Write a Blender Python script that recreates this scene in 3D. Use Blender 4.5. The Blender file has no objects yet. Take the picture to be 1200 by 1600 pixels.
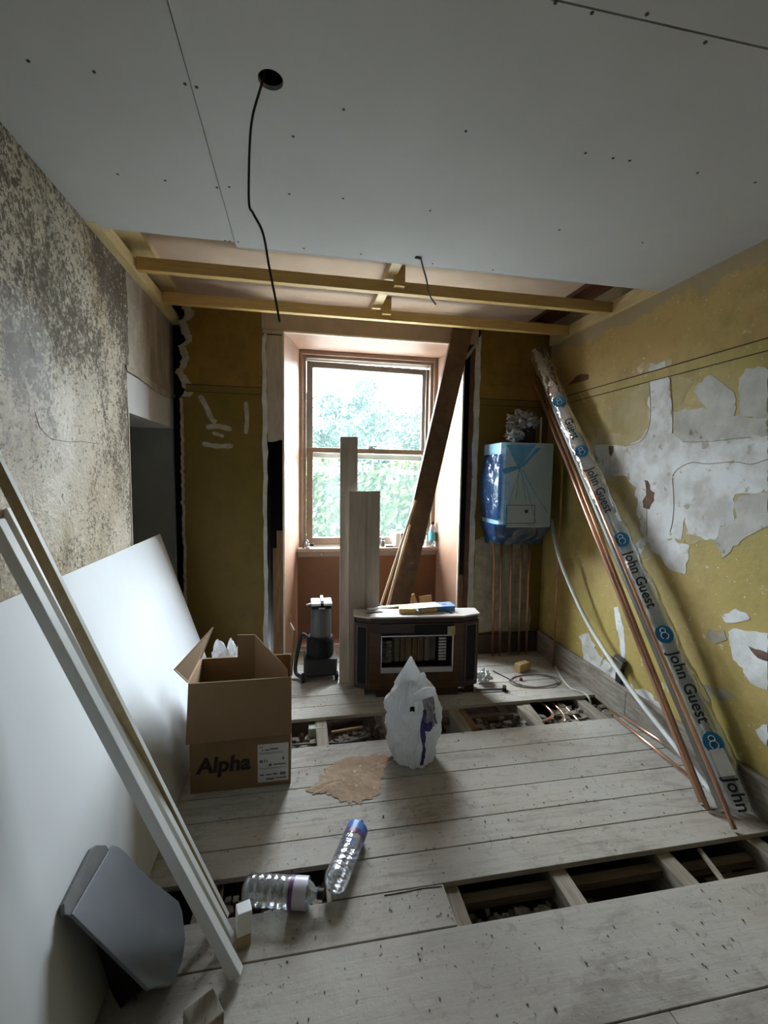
import bpy, bmesh, math, random
from mathutils import Vector, Matrix, noise
random.seed(7)
scene = bpy.context.scene
# ------------------------------------------------------------------ camera
RX, RY, RZ, FPX, H = 0.08286644, -0.18591042, 0.01546658, 704.81, 1.5
_cx, _sx, _cy, _sy, _cz, _sz = math.cos(RX), math.sin(RX), math.cos(RY), math.sin(RY), math.cos(RZ), math.sin(RZ)
_B = Matrix(((1, 0, 0), (0, 0, -1), (0, 1, 0)))
_R = Matrix(((_cz, -_sz, 0), (_sz, _cz, 0), (0, 0, 1))) @ Matrix(((1, 0, 0), (0, _cx, -_sx), (0, _sx, _cx))) @ Matrix(((_cy, 0, _sy), (0, 1, 0), (-_sy, 0, _cy))) @ _B
CAM = Vector((0, 0, H))
cd = bpy.data.cameras.new('camera'); cam = bpy.data.objects.new('camera', cd)
scene.collection.objects.link(cam); scene.camera = cam
cd.sensor_fit = 'VERTICAL'; cd.sensor_height = 36; cd.lens = FPX / 1600 * 36; cd.clip_start = 0.02; cd.clip_end = 300
cam.matrix_world = Matrix.Translation(CAM) @ Matrix((_R[0], -_R[1], -_R[2])).transposed().to_4x4()
# ------------------------------------------------------------------ world, exposure
SKY_STRENGTH = 24.0
world = bpy.data.worlds.new('overcast_sky'); scene.world = world; world.use_nodes = True
_n = world.node_tree.nodes; _l = world.node_tree.links
_bg = _n['Background']; _tc = _n.new('ShaderNodeTexCoord'); _ns = _n.new('ShaderNodeTexNoise'); _cr = _n.new('ShaderNodeValToRGB')
_ns.inputs['Scale'].default_value = 2.2; _ns.inputs['Detail'].default_value = 4
_cr.color_ramp.elements[0].color = (0.80, 0.88, 1.0, 1); _cr.color_ramp.elements[1].color = (0.97, 0.98, 1.0, 1)
_l.new(_tc.outputs['Generated'], _ns.inputs['Vector']); _l.new(_ns.outputs['Fac'], _cr.inputs['Fac']); _l.new(_cr.outputs['Color'], _bg.inputs['Color'])
_bg.inputs['Strength'].default_value = SKY_STRENGTH
scene.view_settings.view_transform = 'Standard'; scene.view_settings.look = 'None'
scene.view_settings.gamma = 1.0; scene.view_settings.use_curve_mapping = False
scene.view_settings.exposure = 1.45
cy = scene.cycles
cy.use_denoising = True; cy.max_bounces = 10; cy.diffuse_bounces = 5; cy.glossy_bounces = 4; cy.transmission_bounces = 8; cy.transparent_max_bounces = 16; cy.adaptive_threshold = 0.015
cy.caustics_reflective = False; cy.caustics_refractive = False; cy.sample_clamp_indirect = 12.0

def portal(name, loc, rot, sx, sy):
    ld = bpy.data.lights.new(name, 'AREA'); ld.shape = 'RECTANGLE'; ld.size = sx; ld.size_y = sy; ld.cycles.is_portal = True
    o = bpy.data.objects.new(name, ld); scene.collection.objects.link(o); o.location = loc; o.rotation_euler = rot
portal('window_portal', (0.605, 4.20, 1.68), (math.radians(-90), 0, 0), 1.2, 1.75)

# ------------------------------------------------------------------ picture measurements -> points of the room
def ray(x, y): return _R.transposed() @ Vector(((x - 600) / FPX, (y - 800) / FPX, 1))
def FZ(x, y, z=0.0): d = ray(x, y); return CAM + d * ((z - H) / d.z)
def FY(x, y, Y): d = ray(x, y); return CAM + d * (Y / d.y)
def FX(x, y, X): d = ray(x, y); return CAM + d * (X / d.x)
def FP(x, y, p0, n): d = ray(x, y); return CAM + d * ((Vector(p0) - CAM).dot(n) / d.dot(n))
V = Vector
XL, XR, YB, ZC = -0.91, 2.04, 3.5, 2.565

# ------------------------------------------------------------------ mesh helpers
COL = scene.collection
class MB:
    def __init__(s): s.v = []; s.f = []
    def add(s, vs, fs):
        n = len(s.v); s.v += [V(v) for v in vs]; s.f += [tuple(i + n for i in f) for f in fs]; return s
    def box(s, lo, hi):
        (a, b, c), (d, e, f) = lo, hi
        return s.add([(a, b, c), (d, b, c), (d, e, c), (a, e, c), (a, b, f), (d, b, f), (d, e, f), (a, e, f)],
                     [(0, 3, 2, 1), (4, 5, 6, 7), (0, 1, 5, 4), (1, 2, 6, 5), (2, 3, 7, 6), (3, 0, 4, 7)])
    def obox(s, c, ax, ay, az):                       # centre and three half-axis vectors
        c, ax, ay, az = V(c), V(ax), V(ay), V(az)
        p = [c + i * ax + j * ay + k * az for k in (-1, 1) for i, j in ((-1, -1), (1, -1), (1, 1), (-1, 1))]
        return s.add(p, [(0, 3, 2, 1), (4, 5, 6, 7), (0, 1, 5, 4), (1, 2, 6, 5), (2, 3, 7, 6), (3, 0, 4, 7)])
    def bar(s, p0, p1, w, t, side=(0, 0, 1)):          # w along 'side' made square to the axis, t across
        p0, p1 = V(p0), V(p1); d = (p1 - p0).normalized(); a = V(side); a = (a - d * a.dot(d)).normalized(); b = d.cross(a)
        return s.obox((p0 + p1) / 2, (p1 - p0) / 2, a * w / 2, b * t / 2)
    def prism(s, poly, off):
        n = len(poly); off = V(off); p = [V(q) for q in poly]
        return s.add(p + [q + off for q in p], [tuple(range(n - 1, -1, -1)), tuple(range(n, 2 * n))] + [(i, (i + 1) % n, n + (i + 1) % n, n + i) for i in range(n)])
    def tube(s, pts, r, n=10, radii=None, cap=True):
        pts = [V(p) for p in pts]; m = len(pts); rings = []; a = None
        for i, p in enumerate(pts):
            d = (pts[min(i + 1, m - 1)] - pts[max(i - 1, 0)]).normalized()
            if a is None: a = d.orthogonal().normalized()
            a = (a - d * a.dot(d)).normalized(); b = d.cross(a); rr = radii[i] if radii else r
            rings.append([p + (a * math.cos(t) + b * math.sin(t)) * rr for t in (2 * math.pi * k / n for k in range(n))])
        f = [(i * n + k, i * n + (k + 1) % n, (i + 1) * n + (k + 1) % n, (i + 1) * n + k) for i in range(m - 1) for k in range(n)]
        if cap: f += [tuple(range(n - 1, -1, -1)), tuple((m - 1) * n + k for k in range(n))]
        return s.add([q for R in rings for q in R], f)
    def lathe(s, base, axis, prof, n=24, cap=True):    # prof: (distance along axis, radius)
        axis = V(axis).normalized(); a = axis.orthogonal().normalized(); b = axis.cross(a); base = V(base); vs = []
        for d, r in prof: vs += [base + axis * d + (a * math.cos(2 * math.pi * k / n) + b * math.sin(2 * math.pi * k / n)) * r for k in range(n)]
        m = len(prof); f = [(i * n + k, i * n + (k + 1) % n, (i + 1) * n + (k + 1) % n, (i + 1) * n + k) for i in range(m - 1) for k in range(n)]
        if cap: f += [tuple(range(n - 1, -1, -1)), tuple((m - 1) * n + k for k in range(n))]
        return s.add(vs, f)
    def grid(s, fn, nu, nv):
        vs = [fn(i / nu, j / nv) for j in range(nv + 1) for i in range(nu + 1)]
        return s.add(vs, [(j * (nu + 1) + i, j * (nu + 1) + i + 1, (j + 1) * (nu + 1) + i + 1, (j + 1) * (nu + 1) + i) for j in range(nv) for i in range(nu)])
    def mesh(s, name, origin=(0, 0, 0)):
        o = V(origin); me = bpy.data.meshes.new(name); me.from_pydata([tuple(v - o) for v in s.v], [], s.f); me.validate(); return me
    def build(s, name, mat, parent=None, smooth=False, bevel=0.0, origin=None, fixn=False):
        if origin is None:
            if s.v:
                xs, ys, zs = [v.x for v in s.v], [v.y for v in s.v], [v.z for v in s.v]
                origin = ((min(xs) + max(xs)) / 2, (min(ys) + max(ys)) / 2, min(zs))
            else: origin = (0, 0, 0)
        me = s.mesh(name, origin)
        if fixn:
            bm = bmesh.new(); bm.from_mesh(me); bmesh.ops.recalc_face_normals(bm, faces=bm.faces); bm.to_mesh(me); bm.free()
        return link(name, me, mat, parent, origin, smooth, bevel)
WLOC = {}
def link(name, me, mat, parent=None, loc=(0, 0, 0), smooth=False, bevel=0.0):
    o = bpy.data.objects.new(name, me); COL.objects.link(o)
    if mat is not None and not me.materials: me.materials.append(mat)
    if smooth:
        for p in me.polygons: p.use_smooth = True
    place(o, loc, parent)
    if bevel > 0:
        b = o.modifiers.new('bevel', 'BEVEL'); b.width = bevel; b.segments = 2; b.limit_method = 'ANGLE'; b.angle_limit = math.radians(40)
    return o
def place(o, loc, parent):
    loc = V(loc); WLOC[o.name] = loc
    if parent is not None: o.parent = parent; o.location = loc - WLOC[parent.name]
    else: o.location = loc
def tag(o, label=None, cat=None, group=None, kind=None):
    for k, v in (('label', label), ('category', cat), ('group', group), ('kind', kind)):
        if v: o[k] = v
    return o
def empty(name, loc, label=None, cat=None, group=None, kind=None):
    o = bpy.data.objects.new(name, None); COL.objects.link(o); o.empty_display_size = 0.05; place(o, loc, None)
    return tag(o, label, cat, group, kind)
def curve_pts(pts, n=8):                                # Catmull-Rom through the points
    p = [V(q) for q in pts]; p = [p[0] * 2 - p[1]] + p + [p[-1] * 2 - p[-2]]; out = []
    for i in range(1, len(p) - 2):
        for k in range(n):
            t = k / n; a, b, c, d = p[i - 1], p[i], p[i + 1], p[i + 2]
            out.append(0.5 * ((2 * b) + (c - a) * t + (2 * a - 5 * b + 4 * c - d) * t * t + (3 * b - a - 3 * c + d) * t ** 3))
    return out + [p[-2]]
def text_mesh(txt, size, origin, right, up, thick=0.0006, bold=0.0, shear=0.0):
    c = bpy.data.curves.new('lettering', 'FONT'); c.body = txt; c.size = size; c.extrude = thick; c.offset = bold; c.shear = shear; c.resolution_u = 3
    o = bpy.data.objects.new('lettering', c); COL.objects.link(o)
    dg = bpy.context.evaluated_depsgraph_get(); me = bpy.data.meshes.new_from_object(o.evaluated_get(dg)); bpy.data.objects.remove(o)
    r, u = V(right).normalized(), V(up).normalized(); n = r.cross(u); og = V(origin)
    mb = MB(); mb.add([og + r * v.co.x + u * v.co.y + n * v.co.z for v in me.vertices], [tuple(p.vertices) for p in me.polygons])
    bpy.data.meshes.remove(me); return mb

# ------------------------------------------------------------------ materials
def nt(name):
    m = bpy.data.materials.new(name); m.use_nodes = True; return m, m.node_tree.nodes, m.node_tree.links, m.node_tree.nodes['Principled BSDF']
def coords(N, L, scale=(1, 1, 1), use='Object', rnd=True):
    tc = N.new('ShaderNodeTexCoord'); mp = N.new('ShaderNodeMapping'); mp.inputs['Scale'].default_value = scale
    L.new(tc.outputs[use], mp.inputs['Vector'])
    if rnd:
        oi = N.new('ShaderNodeObjectInfo'); mu = N.new('ShaderNodeVectorMath'); mu.operation = 'SCALE'; mu.inputs[0].default_value = (37, 21, 13)
        L.new(oi.outputs['Random'], mu.inputs['Scale']); L.new(mu.outputs['Vector'], mp.inputs['Location'])
    return mp.outputs['Vector']
def world_pos(N, L, scale=(1, 1, 1)):
    g = N.new('ShaderNodeNewGeometry'); mp = N.new('ShaderNodeMapping'); mp.inputs['Scale'].default_value = scale
    L.new(g.outputs['Position'], mp.inputs['Vector']); return mp.outputs['Vector']
def noise_n(N, L, vec, scale, detail=6, rough=0.6, dist=0.0):
    n = N.new('ShaderNodeTexNoise'); n.inputs['Scale'].default_value = scale; n.inputs['Detail'].default_value = detail
    n.inputs['Roughness'].default_value = rough; n.inputs['Distortion'].default_value = dist; L.new(vec, n.inputs['Vector']); return n.outputs['Fac']
def ramp(N, L, fac, stops):
    r = N.new('ShaderNodeValToRGB'); e = r.color_ramp.elements
    while len(e) > len(stops): e.remove(e[-1])
    while len(e) < len(stops): e.new(0.5)
    for el, (p, c) in zip(e, stops): el.position = p; el.color = (c if len(c) == 4 else (*c, 1)) if hasattr(c, '__len__') else (c, c, c, 1)
    L.new(fac, r.inputs['Fac']); return r.outputs['Color']
def mix(N, L, fac, a, b, mode='MIX'):
    m = N.new('ShaderNodeMix'); m.data_type = 'RGBA'; m.blend_type = mode
    for sock, v in ((m.inputs[0], fac), (m.inputs[6], a), (m.inputs[7], b)):
        if isinstance(v, (int, float)): sock.default_value = v
        elif isinstance(v, tuple): sock.default_value = (*v, 1) if len(v) == 3 else v
        else: L.new(v, sock)
    return m.outputs[2]
def math_n(N, L, op, a, b=None, clamp=False):
    m = N.new('ShaderNodeMath'); m.operation = op; m.use_clamp = clamp
    for i, v in enumerate((a, b)):
        if v is None: continue
        if isinstance(v, (int, float)): m.inputs[i].default_value = v
        else: L.new(v, m.inputs[i])
    return m.outputs[0]
def bump(N, L, B, h, strength=0.3, dist=0.01):
    b = N.new('ShaderNodeBump'); b.inputs['Strength'].default_value = strength; b.inputs['Distance'].default_value = dist
    L.new(h, b.inputs['Height']); L.new(b.outputs['Normal'], B.inputs['Normal'])
def mat(name, c1, c2=None, scale=6, stretch=(1, 1, 1), rough=0.7, metal=0.0, bmp=0.0, bscale=None, lo=0.35, hi=0.65, spec=0.4, speck=None, speck_amt=0.62, speck_scale=40, detail=6, rnd=True, coat=0.0):
    m, N, L, B = nt(name); B.inputs['Roughness'].default_value = rough; B.inputs['Metallic'].default_value = metal; B.inputs['Specular IOR Level'].default_value = spec
    B.inputs['Coat Weight'].default_value = coat
    vec = coords(N, L, stretch, rnd=rnd)
    if c2 is None: c2 = tuple(x * 0.8 for x in c1)
    f = noise_n(N, L, vec, scale, detail); col = ramp(N, L, f, [(lo, c1), (hi, c2)])
    if speck:
        f2 = noise_n(N, L, vec, speck_scale, 4); k = ramp(N, L, f2, [(speck_amt, 0.0), (speck_amt + 0.06, 1.0)]); col = mix(N, L, k, col, speck)
    L.new(col, B.inputs['Base Color'])
    if bmp: bump(N, L, B, noise_n(N, L, vec, bscale or scale * 4, 5), bmp, 0.006)
    return m
def film(name, tint, transp=0.6, gloss=0.25, rough=0.12, diffuse=(0.8, 0.85, 0.9), bmp=0.0, bscale=20):
    m, N, L, B = nt(name); N.remove(B); out = N['Material Output']
    t = N.new('ShaderNodeBsdfTransparent'); t.inputs['Color'].default_value = (*tint, 1)
    g = N.new('ShaderNodeBsdfGlossy'); g.inputs['Roughness'].default_value = rough; g.inputs['Color'].default_value = (0.95, 0.97, 1, 1)
    d = N.new('ShaderNodeBsdfDiffuse'); d.inputs['Color'].default_value = (*diffuse, 1); tr = N.new('ShaderNodeBsdfTranslucent'); tr.inputs['Color'].default_value = (*diffuse, 1)
    dd = N.new('ShaderNodeMixShader'); dd.inputs[0].default_value = 0.4; L.new(d.outputs[0], dd.inputs[1]); L.new(tr.outputs[0], dd.inputs[2])
    m1 = N.new('ShaderNodeMixShader'); m1.inputs[0].default_value = transp; L.new(dd.outputs[0], m1.inputs[1]); L.new(t.outputs[0], m1.inputs[2])
    m2 = N.new('ShaderNodeMixShader'); L.new(m1.outputs[0], m2.inputs[1]); L.new(g.outputs[0], m2.inputs[2]); L.new(m2.outputs[0], out.inputs['Surface'])
    fr = N.new('ShaderNodeLayerWeight'); fr.inputs['Blend'].default_value = 0.35
    L.new(math_n(N, L, 'MULTIPLY_ADD', fr.outputs['Fresnel'], gloss * 1.6), m2.inputs[0]); m2.inputs[0].links[0].from_node.inputs[2].default_value = gloss * 0.4
    if bmp:
        vec = coords(N, L); b = N.new('ShaderNodeBump'); b.inputs['Strength'].default_value = bmp; b.inputs['Distance'].default_value = 0.01
        L.new(noise_n(N, L, vec, bscale, 3, 0.5, 0.6), b.inputs['Height']); L.new(b.outputs['Normal'], g.inputs['Normal']); L.new(b.outputs['Normal'], d.inputs['Normal'])
    return m
def sepxyz(N, L, vec):
    s = N.new('ShaderNodeSeparateXYZ'); L.new(vec, s.inputs[0]); return s.outputs

def m_floorboard(name, base=(0.41, 0.385, 0.345), dark=(0.29, 0.265, 0.23)):
    m, N, L, B = nt(name); B.inputs['Roughness'].default_value = 0.75; B.inputs['Specular IOR Level'].default_value = 0.3
    vec = coords(N, L, (1.2, 14, 14)); v2 = world_pos(N, L); vs = world_pos(N, L, (0.45, 1, 1))
    grain = noise_n(N, L, vec, 3.5, 8, 0.65, 0.4); col = ramp(N, L, grain, [(0.34, dark), (0.5, base), (0.68, tuple(min(1, c * 1.10) for c in base))])
    warm = ramp(N, L, noise_n(N, L, v2, 1.1, 4, 0.5), [(0.45, 0.0), (0.60, 0.6)]); col = mix(N, L, warm, col, (0.43, 0.365, 0.30))
    dust = ramp(N, L, noise_n(N, L, v2, 2.3, 7, 0.65), [(0.44, 0.0), (0.60, 0.75)]); col = mix(N, L, dust, col, (0.47, 0.455, 0.425))
    st = ramp(N, L, noise_n(N, L, vs, 3.2, 9, 0.75, 0.8), [(0.53, 0.0), (0.64, 0.62)]); col = mix(N, L, st, col, (0.19, 0.165, 0.135))
    blot = ramp(N, L, noise_n(N, L, v2, 15, 6, 0.7, 1.2), [(0.565, 0.0), (0.65, 0.55)]); col = mix(N, L, blot, col, (0.23, 0.205, 0.175))
    sp = ramp(N, L, noise_n(N, L, v2, 42, 3, 0.6), [(0.66, 0.0), (0.70, 0.85)]); col = mix(N, L, sp, col, (0.10, 0.08, 0.065))
    ps = ramp(N, L, noise_n(N, L, v2, 75, 3, 0.6), [(0.68, 0.0), (0.72, 0.8)]); col = mix(N, L, ps, col, (0.60, 0.58, 0.54))
    oi = N.new('ShaderNodeObjectInfo'); col = mix(N, L, math_n(N, L, 'MULTIPLY', oi.outputs['Random'], 0.25), col, (0.29, 0.265, 0.235))
    L.new(col, B.inputs['Base Color']); bump(N, L, B, math_n(N, L, 'ADD', grain, noise_n(N, L, v2, 30, 6, 0.7)), 0.35, 0.004); return m
def m_mould_wall(name):
    m, N, L, B = nt(name); p = world_pos(N, L); pw = world_pos(N, L, (1, 1, 0.7)); xyz = sepxyz(N, L, p)
    big = noise_n(N, L, pw, 1.6, 7, 0.6, 0.8); col = ramp(N, L, big, [(0.28, (0.31, 0.245, 0.155)), (0.42, (0.44, 0.365, 0.255)), (0.55, (0.56, 0.495, 0.385)), (0.70, (0.47, 0.425, 0.345))])
    grn = ramp(N, L, noise_n(N, L, p, 2.4, 4, 0.5, 0.3), [(0.56, 0.0), (0.70, 0.55)]); col = mix(N, L, grn, col, (0.20, 0.215, 0.145))
    # mould blooms: strong at the head of the wall and near the opening, broken up at two scales
    amt = noise_n(N, L, pw, 3.2, 5, 0.65, 0.7)
    hi = ramp(N, L, xyz[2], [(0.0, 0.0), (1.0, 1.0)])
    zt = math_n(N, L, 'MULTIPLY', math_n(N, L, 'SUBTRACT', xyz[2], 1.75), 0.16); edge = math_n(N, L, 'MULTIPLY', math_n(N, L, 'MAXIMUM', math_n(N, L, 'SUBTRACT', xyz[1], 2.30), 0.0), 0.22)
    drive = math_n(N, L, 'ADD', math_n(N, L, 'ADD', amt, zt), edge)
    f1 = noise_n(N, L, world_pos(N, L, (1, 1, 0.6)), 23, 7, 0.74, 1.5); k1 = ramp(N, L, math_n(N, L, 'ADD', math_n(N, L, 'MULTIPLY', drive, 0.55), math_n(N, L, 'MULTIPLY', f1, 0.75)), [(0.685, 0.0), (0.77, 0.85)])
    col = mix(N, L, k1, col, (0.075, 0.056, 0.036))
    f2 = noise_n(N, L, p, 62, 5, 0.65, 0.8); k2 = ramp(N, L, math_n(N, L, 'ADD', math_n(N, L, 'MULTIPLY', drive, 0.35), math_n(N, L, 'MULTIPLY', f2, 0.8)), [(0.585, 0.0), (0.645, 0.9)])
    col = mix(N, L, k2, col, (0.10, 0.075, 0.048))
    pale = ramp(N, L, noise_n(N, L, p, 48, 4, 0.6, 0.5), [(0.60, 0.0), (0.68, 0.75)]); col = mix(N, L, pale, col, (0.66, 0.61, 0.51))
    # cleaner plaster above the opening
    blk = math_n(N, L, 'GREATER_THAN', math_n(N, L, 'ADD', xyz[1], math_n(N, L, 'MULTIPLY', noise_n(N, L, p, 4, 5), 0.16)), 2.80)
    smear = ramp(N, L, noise_n(N, L, world_pos(N, L, (1, 1, 0.25)), 6, 5, 0.6), [(0.35, (0.26, 0.21, 0.15)), (0.65, (0.47, 0.42, 0.35))]); col = mix(N, L, math_n(N, L, 'MULTIPLY', blk, 0.75), col, smear)
    d = N.new('ShaderNodeVectorMath'); d.operation = 'DISTANCE'; L.new(p, d.inputs[0]); d.inputs[1].default_value = (-0.91, 1.62, 1.62)
    wet = ramp(N, L, math_n(N, L, 'ADD', d.outputs['Value'], math_n(N, L, 'MULTIPLY', noise_n(N, L, p, 5, 5), 0.5)), [(0.50, 1.0), (0.78, 0.0)])
    L.new(mix(N, L, wet, (0.8, 0.8, 0.8), (0.14, 0.14, 0.14)), B.inputs['Roughness']); L.new(col, B.inputs['Base Color']); L.new(mix(N, L, wet, (0.4, 0.4, 0.4), (1.0, 1.0, 1.0)), B.inputs['Specular IOR Level'])
    hgt = math_n(N, L, 'ADD', noise_n(N, L, p, 40, 6, 0.7), math_n(N, L, 'MULTIPLY', noise_n(N, L, p, 9, 4, 0.6), 1.2)); bump(N, L, B, hgt, 0.8, 0.012); return m
def m_ochre_wall(name, low, high, orange, chips=True):
    m, N, L, B = nt(name); p = world_pos(N, L); z = sepxyz(N, L, p)[2]; B.inputs['Roughness'].default_value = 0.55; B.inputs['Specular IOR Level'].default_value = 0.35
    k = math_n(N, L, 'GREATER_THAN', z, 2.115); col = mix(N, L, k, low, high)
    v = ramp(N, L, noise_n(N, L, p, 2.3, 7, 0.65), [(0.42, 0.0), (0.60, 0.75)]); col = mix(N, L, v, col, orange)
    v2 = ramp(N, L, noise_n(N, L, p, 7, 8, 0.7), [(0.48, 0.0), (0.64, 0.5)]); col = mix(N, L, v2, col, tuple(c * 0.7 for c in low))
    if chips:
        c = ramp(N, L, noise_n(N, L, p, 11, 7, 0.7, 0.8), [(0.635, 0.0), (0.66, 0.85)]); col = mix(N, L, c, col, (0.62, 0.58, 0.50))
        c2 = ramp(N, L, noise_n(N, L, p, 55, 3, 0.6), [(0.68, 0.0), (0.70, 1.0)]); col = mix(N, L, c2, col, (0.66, 0.62, 0.52))
        # bare plaster along the top edge
        t = ramp(N, L, math_n(N, L, 'ADD', z, math_n(N, L, 'MULTIPLY', noise_n(N, L, p, 3.5, 7, 0.7), 0.5)), [(0.0, 0.0), (1.0, 1.0)])
        tm = math_n(N, L, 'GREATER_THAN', math_n(N, L, 'ADD', z, math_n(N, L, 'MULTIPLY', noise_n(N, L, p, 3.5, 7, 0.7), 0.42)), 2.70); col = mix(N, L, math_n(N, L, 'MULTIPLY', tm, 0.75), col, (0.34, 0.28, 0.19))
    L.new(col, B.inputs['Base Color']); bump(N, L, B, noise_n(N, L, p, 16, 6, 0.65), 0.35, 0.008); return m
def m_board(name, base):
    m, N, L, B = nt(name); p = coords(N, L, rnd=False); B.inputs['Roughness'].default_value = 0.8; B.inputs['Specular IOR Level'].default_value = 0.25
    col = ramp(N, L, noise_n(N, L, p, 1.4, 6), [(0.35, base), (0.7, tuple(c * 0.9 for c in base))])
    s = ramp(N, L, noise_n(N, L, p, 9, 7, 0.7, 1.0), [(0.68, 0.0), (0.78, 0.35)]); col = mix(N, L, s, col, (0.40, 0.38, 0.36))
    L.new(col, B.inputs['Base Color']); bump(N, L, B, noise_n(N, L, p, 140, 3), 0.08, 0.002); return m

MT = {}
MT['board'] = m_floorboard('dusty_floorboard'); MT['sheet'] = m_floorboard('dusty_floor_sheet', (0.415, 0.395, 0.365), (0.35, 0.33, 0.30))
MT['joist'] = mat('old_joist', (0.34, 0.305, 0.255), (0.21, 0.175, 0.135), 5, (14, 1, 14), 0.85, bmp=0.2)
MT['nogging'] = mat('dark_nogging', (0.15, 0.115, 0.08), (0.09, 0.065, 0.045), 5, (1, 12, 12), 0.9)
MT['earth'] = mat('subfloor_earth', (0.15, 0.095, 0.068), (0.07, 0.045, 0.032), 8, rough=1.0, bmp=0.8, bscale=25, speck=(0.2, 0.17, 0.13), speck_amt=0.66)
MT['crumbs'] = mat('pale_crumbs', (0.34, 0.31, 0.27), (0.16, 0.14, 0.11), 14, rough=0.95)
MT['rubble'] = mat('rubble', (0.28, 0.25, 0.21), (0.10, 0.08, 0.06), 14, rough=0.95)
MT['mould'] = m_mould_wall('mouldy_plaster')
MT['ochre'] = m_ochre_wall('ochre_paint_side', (0.42, 0.335, 0.10), (0.47, 0.32, 0.115), (0.46, 0.34, 0.13))
MT['ochre_shaded'] = m_ochre_wall('ochre_paint_shaded', (0.150, 0.102, 0.014), (0.24, 0.135, 0.024), (0.175, 0.108, 0.020), chips=False)  # same paint as the side wall, darkened to carry the back wall's shade
MT['plaster'] = mat('bare_white_plaster', (0.74, 0.76, 0.77), (0.52, 0.515, 0.49), 5, lo=0.42, hi=0.60, rough=0.85, bmp=0.45, bscale=14, speck=(0.40, 0.38, 0.33), speck_amt=0.60, speck_scale=13, rnd=False)
MT['plaster_g'] = mat('scraped_grey_plaster', (0.60, 0.595, 0.57), (0.40, 0.39, 0.35), 7, rough=0.9, bmp=0.4, bscale=18, speck=(0.22, 0.20, 0.15), speck_amt=0.63, speck_scale=12, rnd=False)
MT['plaster_o'] = mat('thin_washed_plaster', (0.50, 0.43, 0.26), (0.40, 0.33, 0.15), 6, rough=0.85, bmp=0.3, rnd=False)
MT['plaster_edge'] = mat('broken_plaster_edge', (0.42, 0.38, 0.30), (0.26, 0.23, 0.17), 12, rough=0.95, bmp=0.5, bscale=30, rnd=False)
MT['tear'] = mat('torn_pinkish_lining', (0.22, 0.13, 0.09), (0.10, 0.06, 0.045), 20, rough=0.9)
MT['gypsum'] = m_board('plasterboard_paper', (0.50, 0.50, 0.49))
MT['gypsum_w'] = m_board('plasterboard_paper_pale', (0.66, 0.69, 0.72))
MT['gypsum_edge'] = mat('plasterboard_core', (0.72, 0.70, 0.66), rough=0.9)
MT['gypsum_d'] = mat('grey_plasterboard', (0.34, 0.35, 0.34), (0.29, 0.30, 0.29), 3, rough=0.85)
MT['oldceil'] = mat('old_ceiling', (0.50, 0.385, 0.285), (0.43, 0.325, 0.235), 3, rough=0.9, bmp=0.1)
MT['pine'] = mat('pine_batten', (0.60, 0.43, 0.17), (0.50, 0.335, 0.11), 6, (1.2, 12, 12), 0.6, bmp=0.1, speck=(0.28, 0.16, 0.05), speck_amt=0.72, speck_scale=5)
MT['pine_y'] = mat('pine_batten_lengthways', (0.62, 0.50, 0.27), (0.54, 0.40, 0.18), 6, (12, 1.2, 12), 0.6, bmp=0.1)
MT['redwood'] = mat('old_red_joist', (0.16, 0.055, 0.022), (0.07, 0.028, 0.014), 6, (10, 1, 10), 0.85)
MT['cavity_shade'] = mat('painted_cavity_shade', (0.012, 0.012, 0.012), rough=1.0, spec=0.1)  # near-black: the shade inside the cavities is put into the colour
MT['pinkwood'] = mat('pinkish_old_paint', (0.37, 0.28, 0.215), (0.30, 0.215, 0.16), 5, rough=0.55, bmp=0.15, speck=(0.46, 0.38, 0.31), speck_amt=0.66, speck_scale=14)
MT['reveal'] = mat('salmon_reveal_paint', (0.30, 0.18, 0.125), (0.24, 0.13, 0.078), 3.5, rough=0.45, bmp=0.12, bscale=9, spec=0.5, speck=(0.52, 0.44, 0.37), speck_amt=0.68, speck_scale=14)
MT['apron'] = mat('brown_apron_paint', (0.15, 0.060, 0.022), (0.11, 0.042, 0.015), 4, rough=0.5, bmp=0.1)
MT['winframe'] = mat('aged_window_paint', (0.27, 0.215, 0.165), (0.21, 0.16, 0.12), 8, rough=0.5, bmp=0.15, speck=(0.55, 0.48, 0.4), speck_amt=0.68, speck_scale=20)
MT['sashgrey'] = mat('grey_sash_paint', (0.22, 0.21, 0.185), (0.17, 0.16, 0.14), 8, rough=0.5, bmp=0.15)
MT['sashwhite'] = mat('white_outer_sash', (0.75, 0.76, 0.74), rough=0.5)
MT['rawwood'] = mat('raw_grey_wood', (0.42, 0.36, 0.30), (0.33, 0.275, 0.22), 5, (12, 12, 1.2), 0.8, bmp=0.2)
MT['brownwood'] = mat('brown_wood', (0.26, 0.15, 0.07), (0.16, 0.085, 0.035), 5, (12, 12, 1.2), 0.7, bmp=0.2)
MT['whiteedge'] = mat('chipped_white_edge', (0.70, 0.66, 0.58), (0.58, 0.52, 0.42), 12, rough=0.6, bmp=0.2)
MT['skirt'] = mat('dirty_skirting', (0.33, 0.30, 0.255), (0.17, 0.145, 0.115), 5, (8, 1.5, 8), 0.8, bmp=0.3, speck=(0.07, 0.06, 0.05), speck_amt=0.66, speck_scale=12)
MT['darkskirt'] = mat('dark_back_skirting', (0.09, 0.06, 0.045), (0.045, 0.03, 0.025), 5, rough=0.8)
MT['rail'] = mat('rail_scar_paint', (0.42, 0.30, 0.10), (0.34, 0.23, 0.07), 6, rough=0.6, rnd=False)
MT['shadow_crack'] = mat('shadow_and_crack_line', (0.06, 0.045, 0.02), rough=0.9)  # dark brown for painted shadow lines on the rail scar, and for cracks
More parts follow.
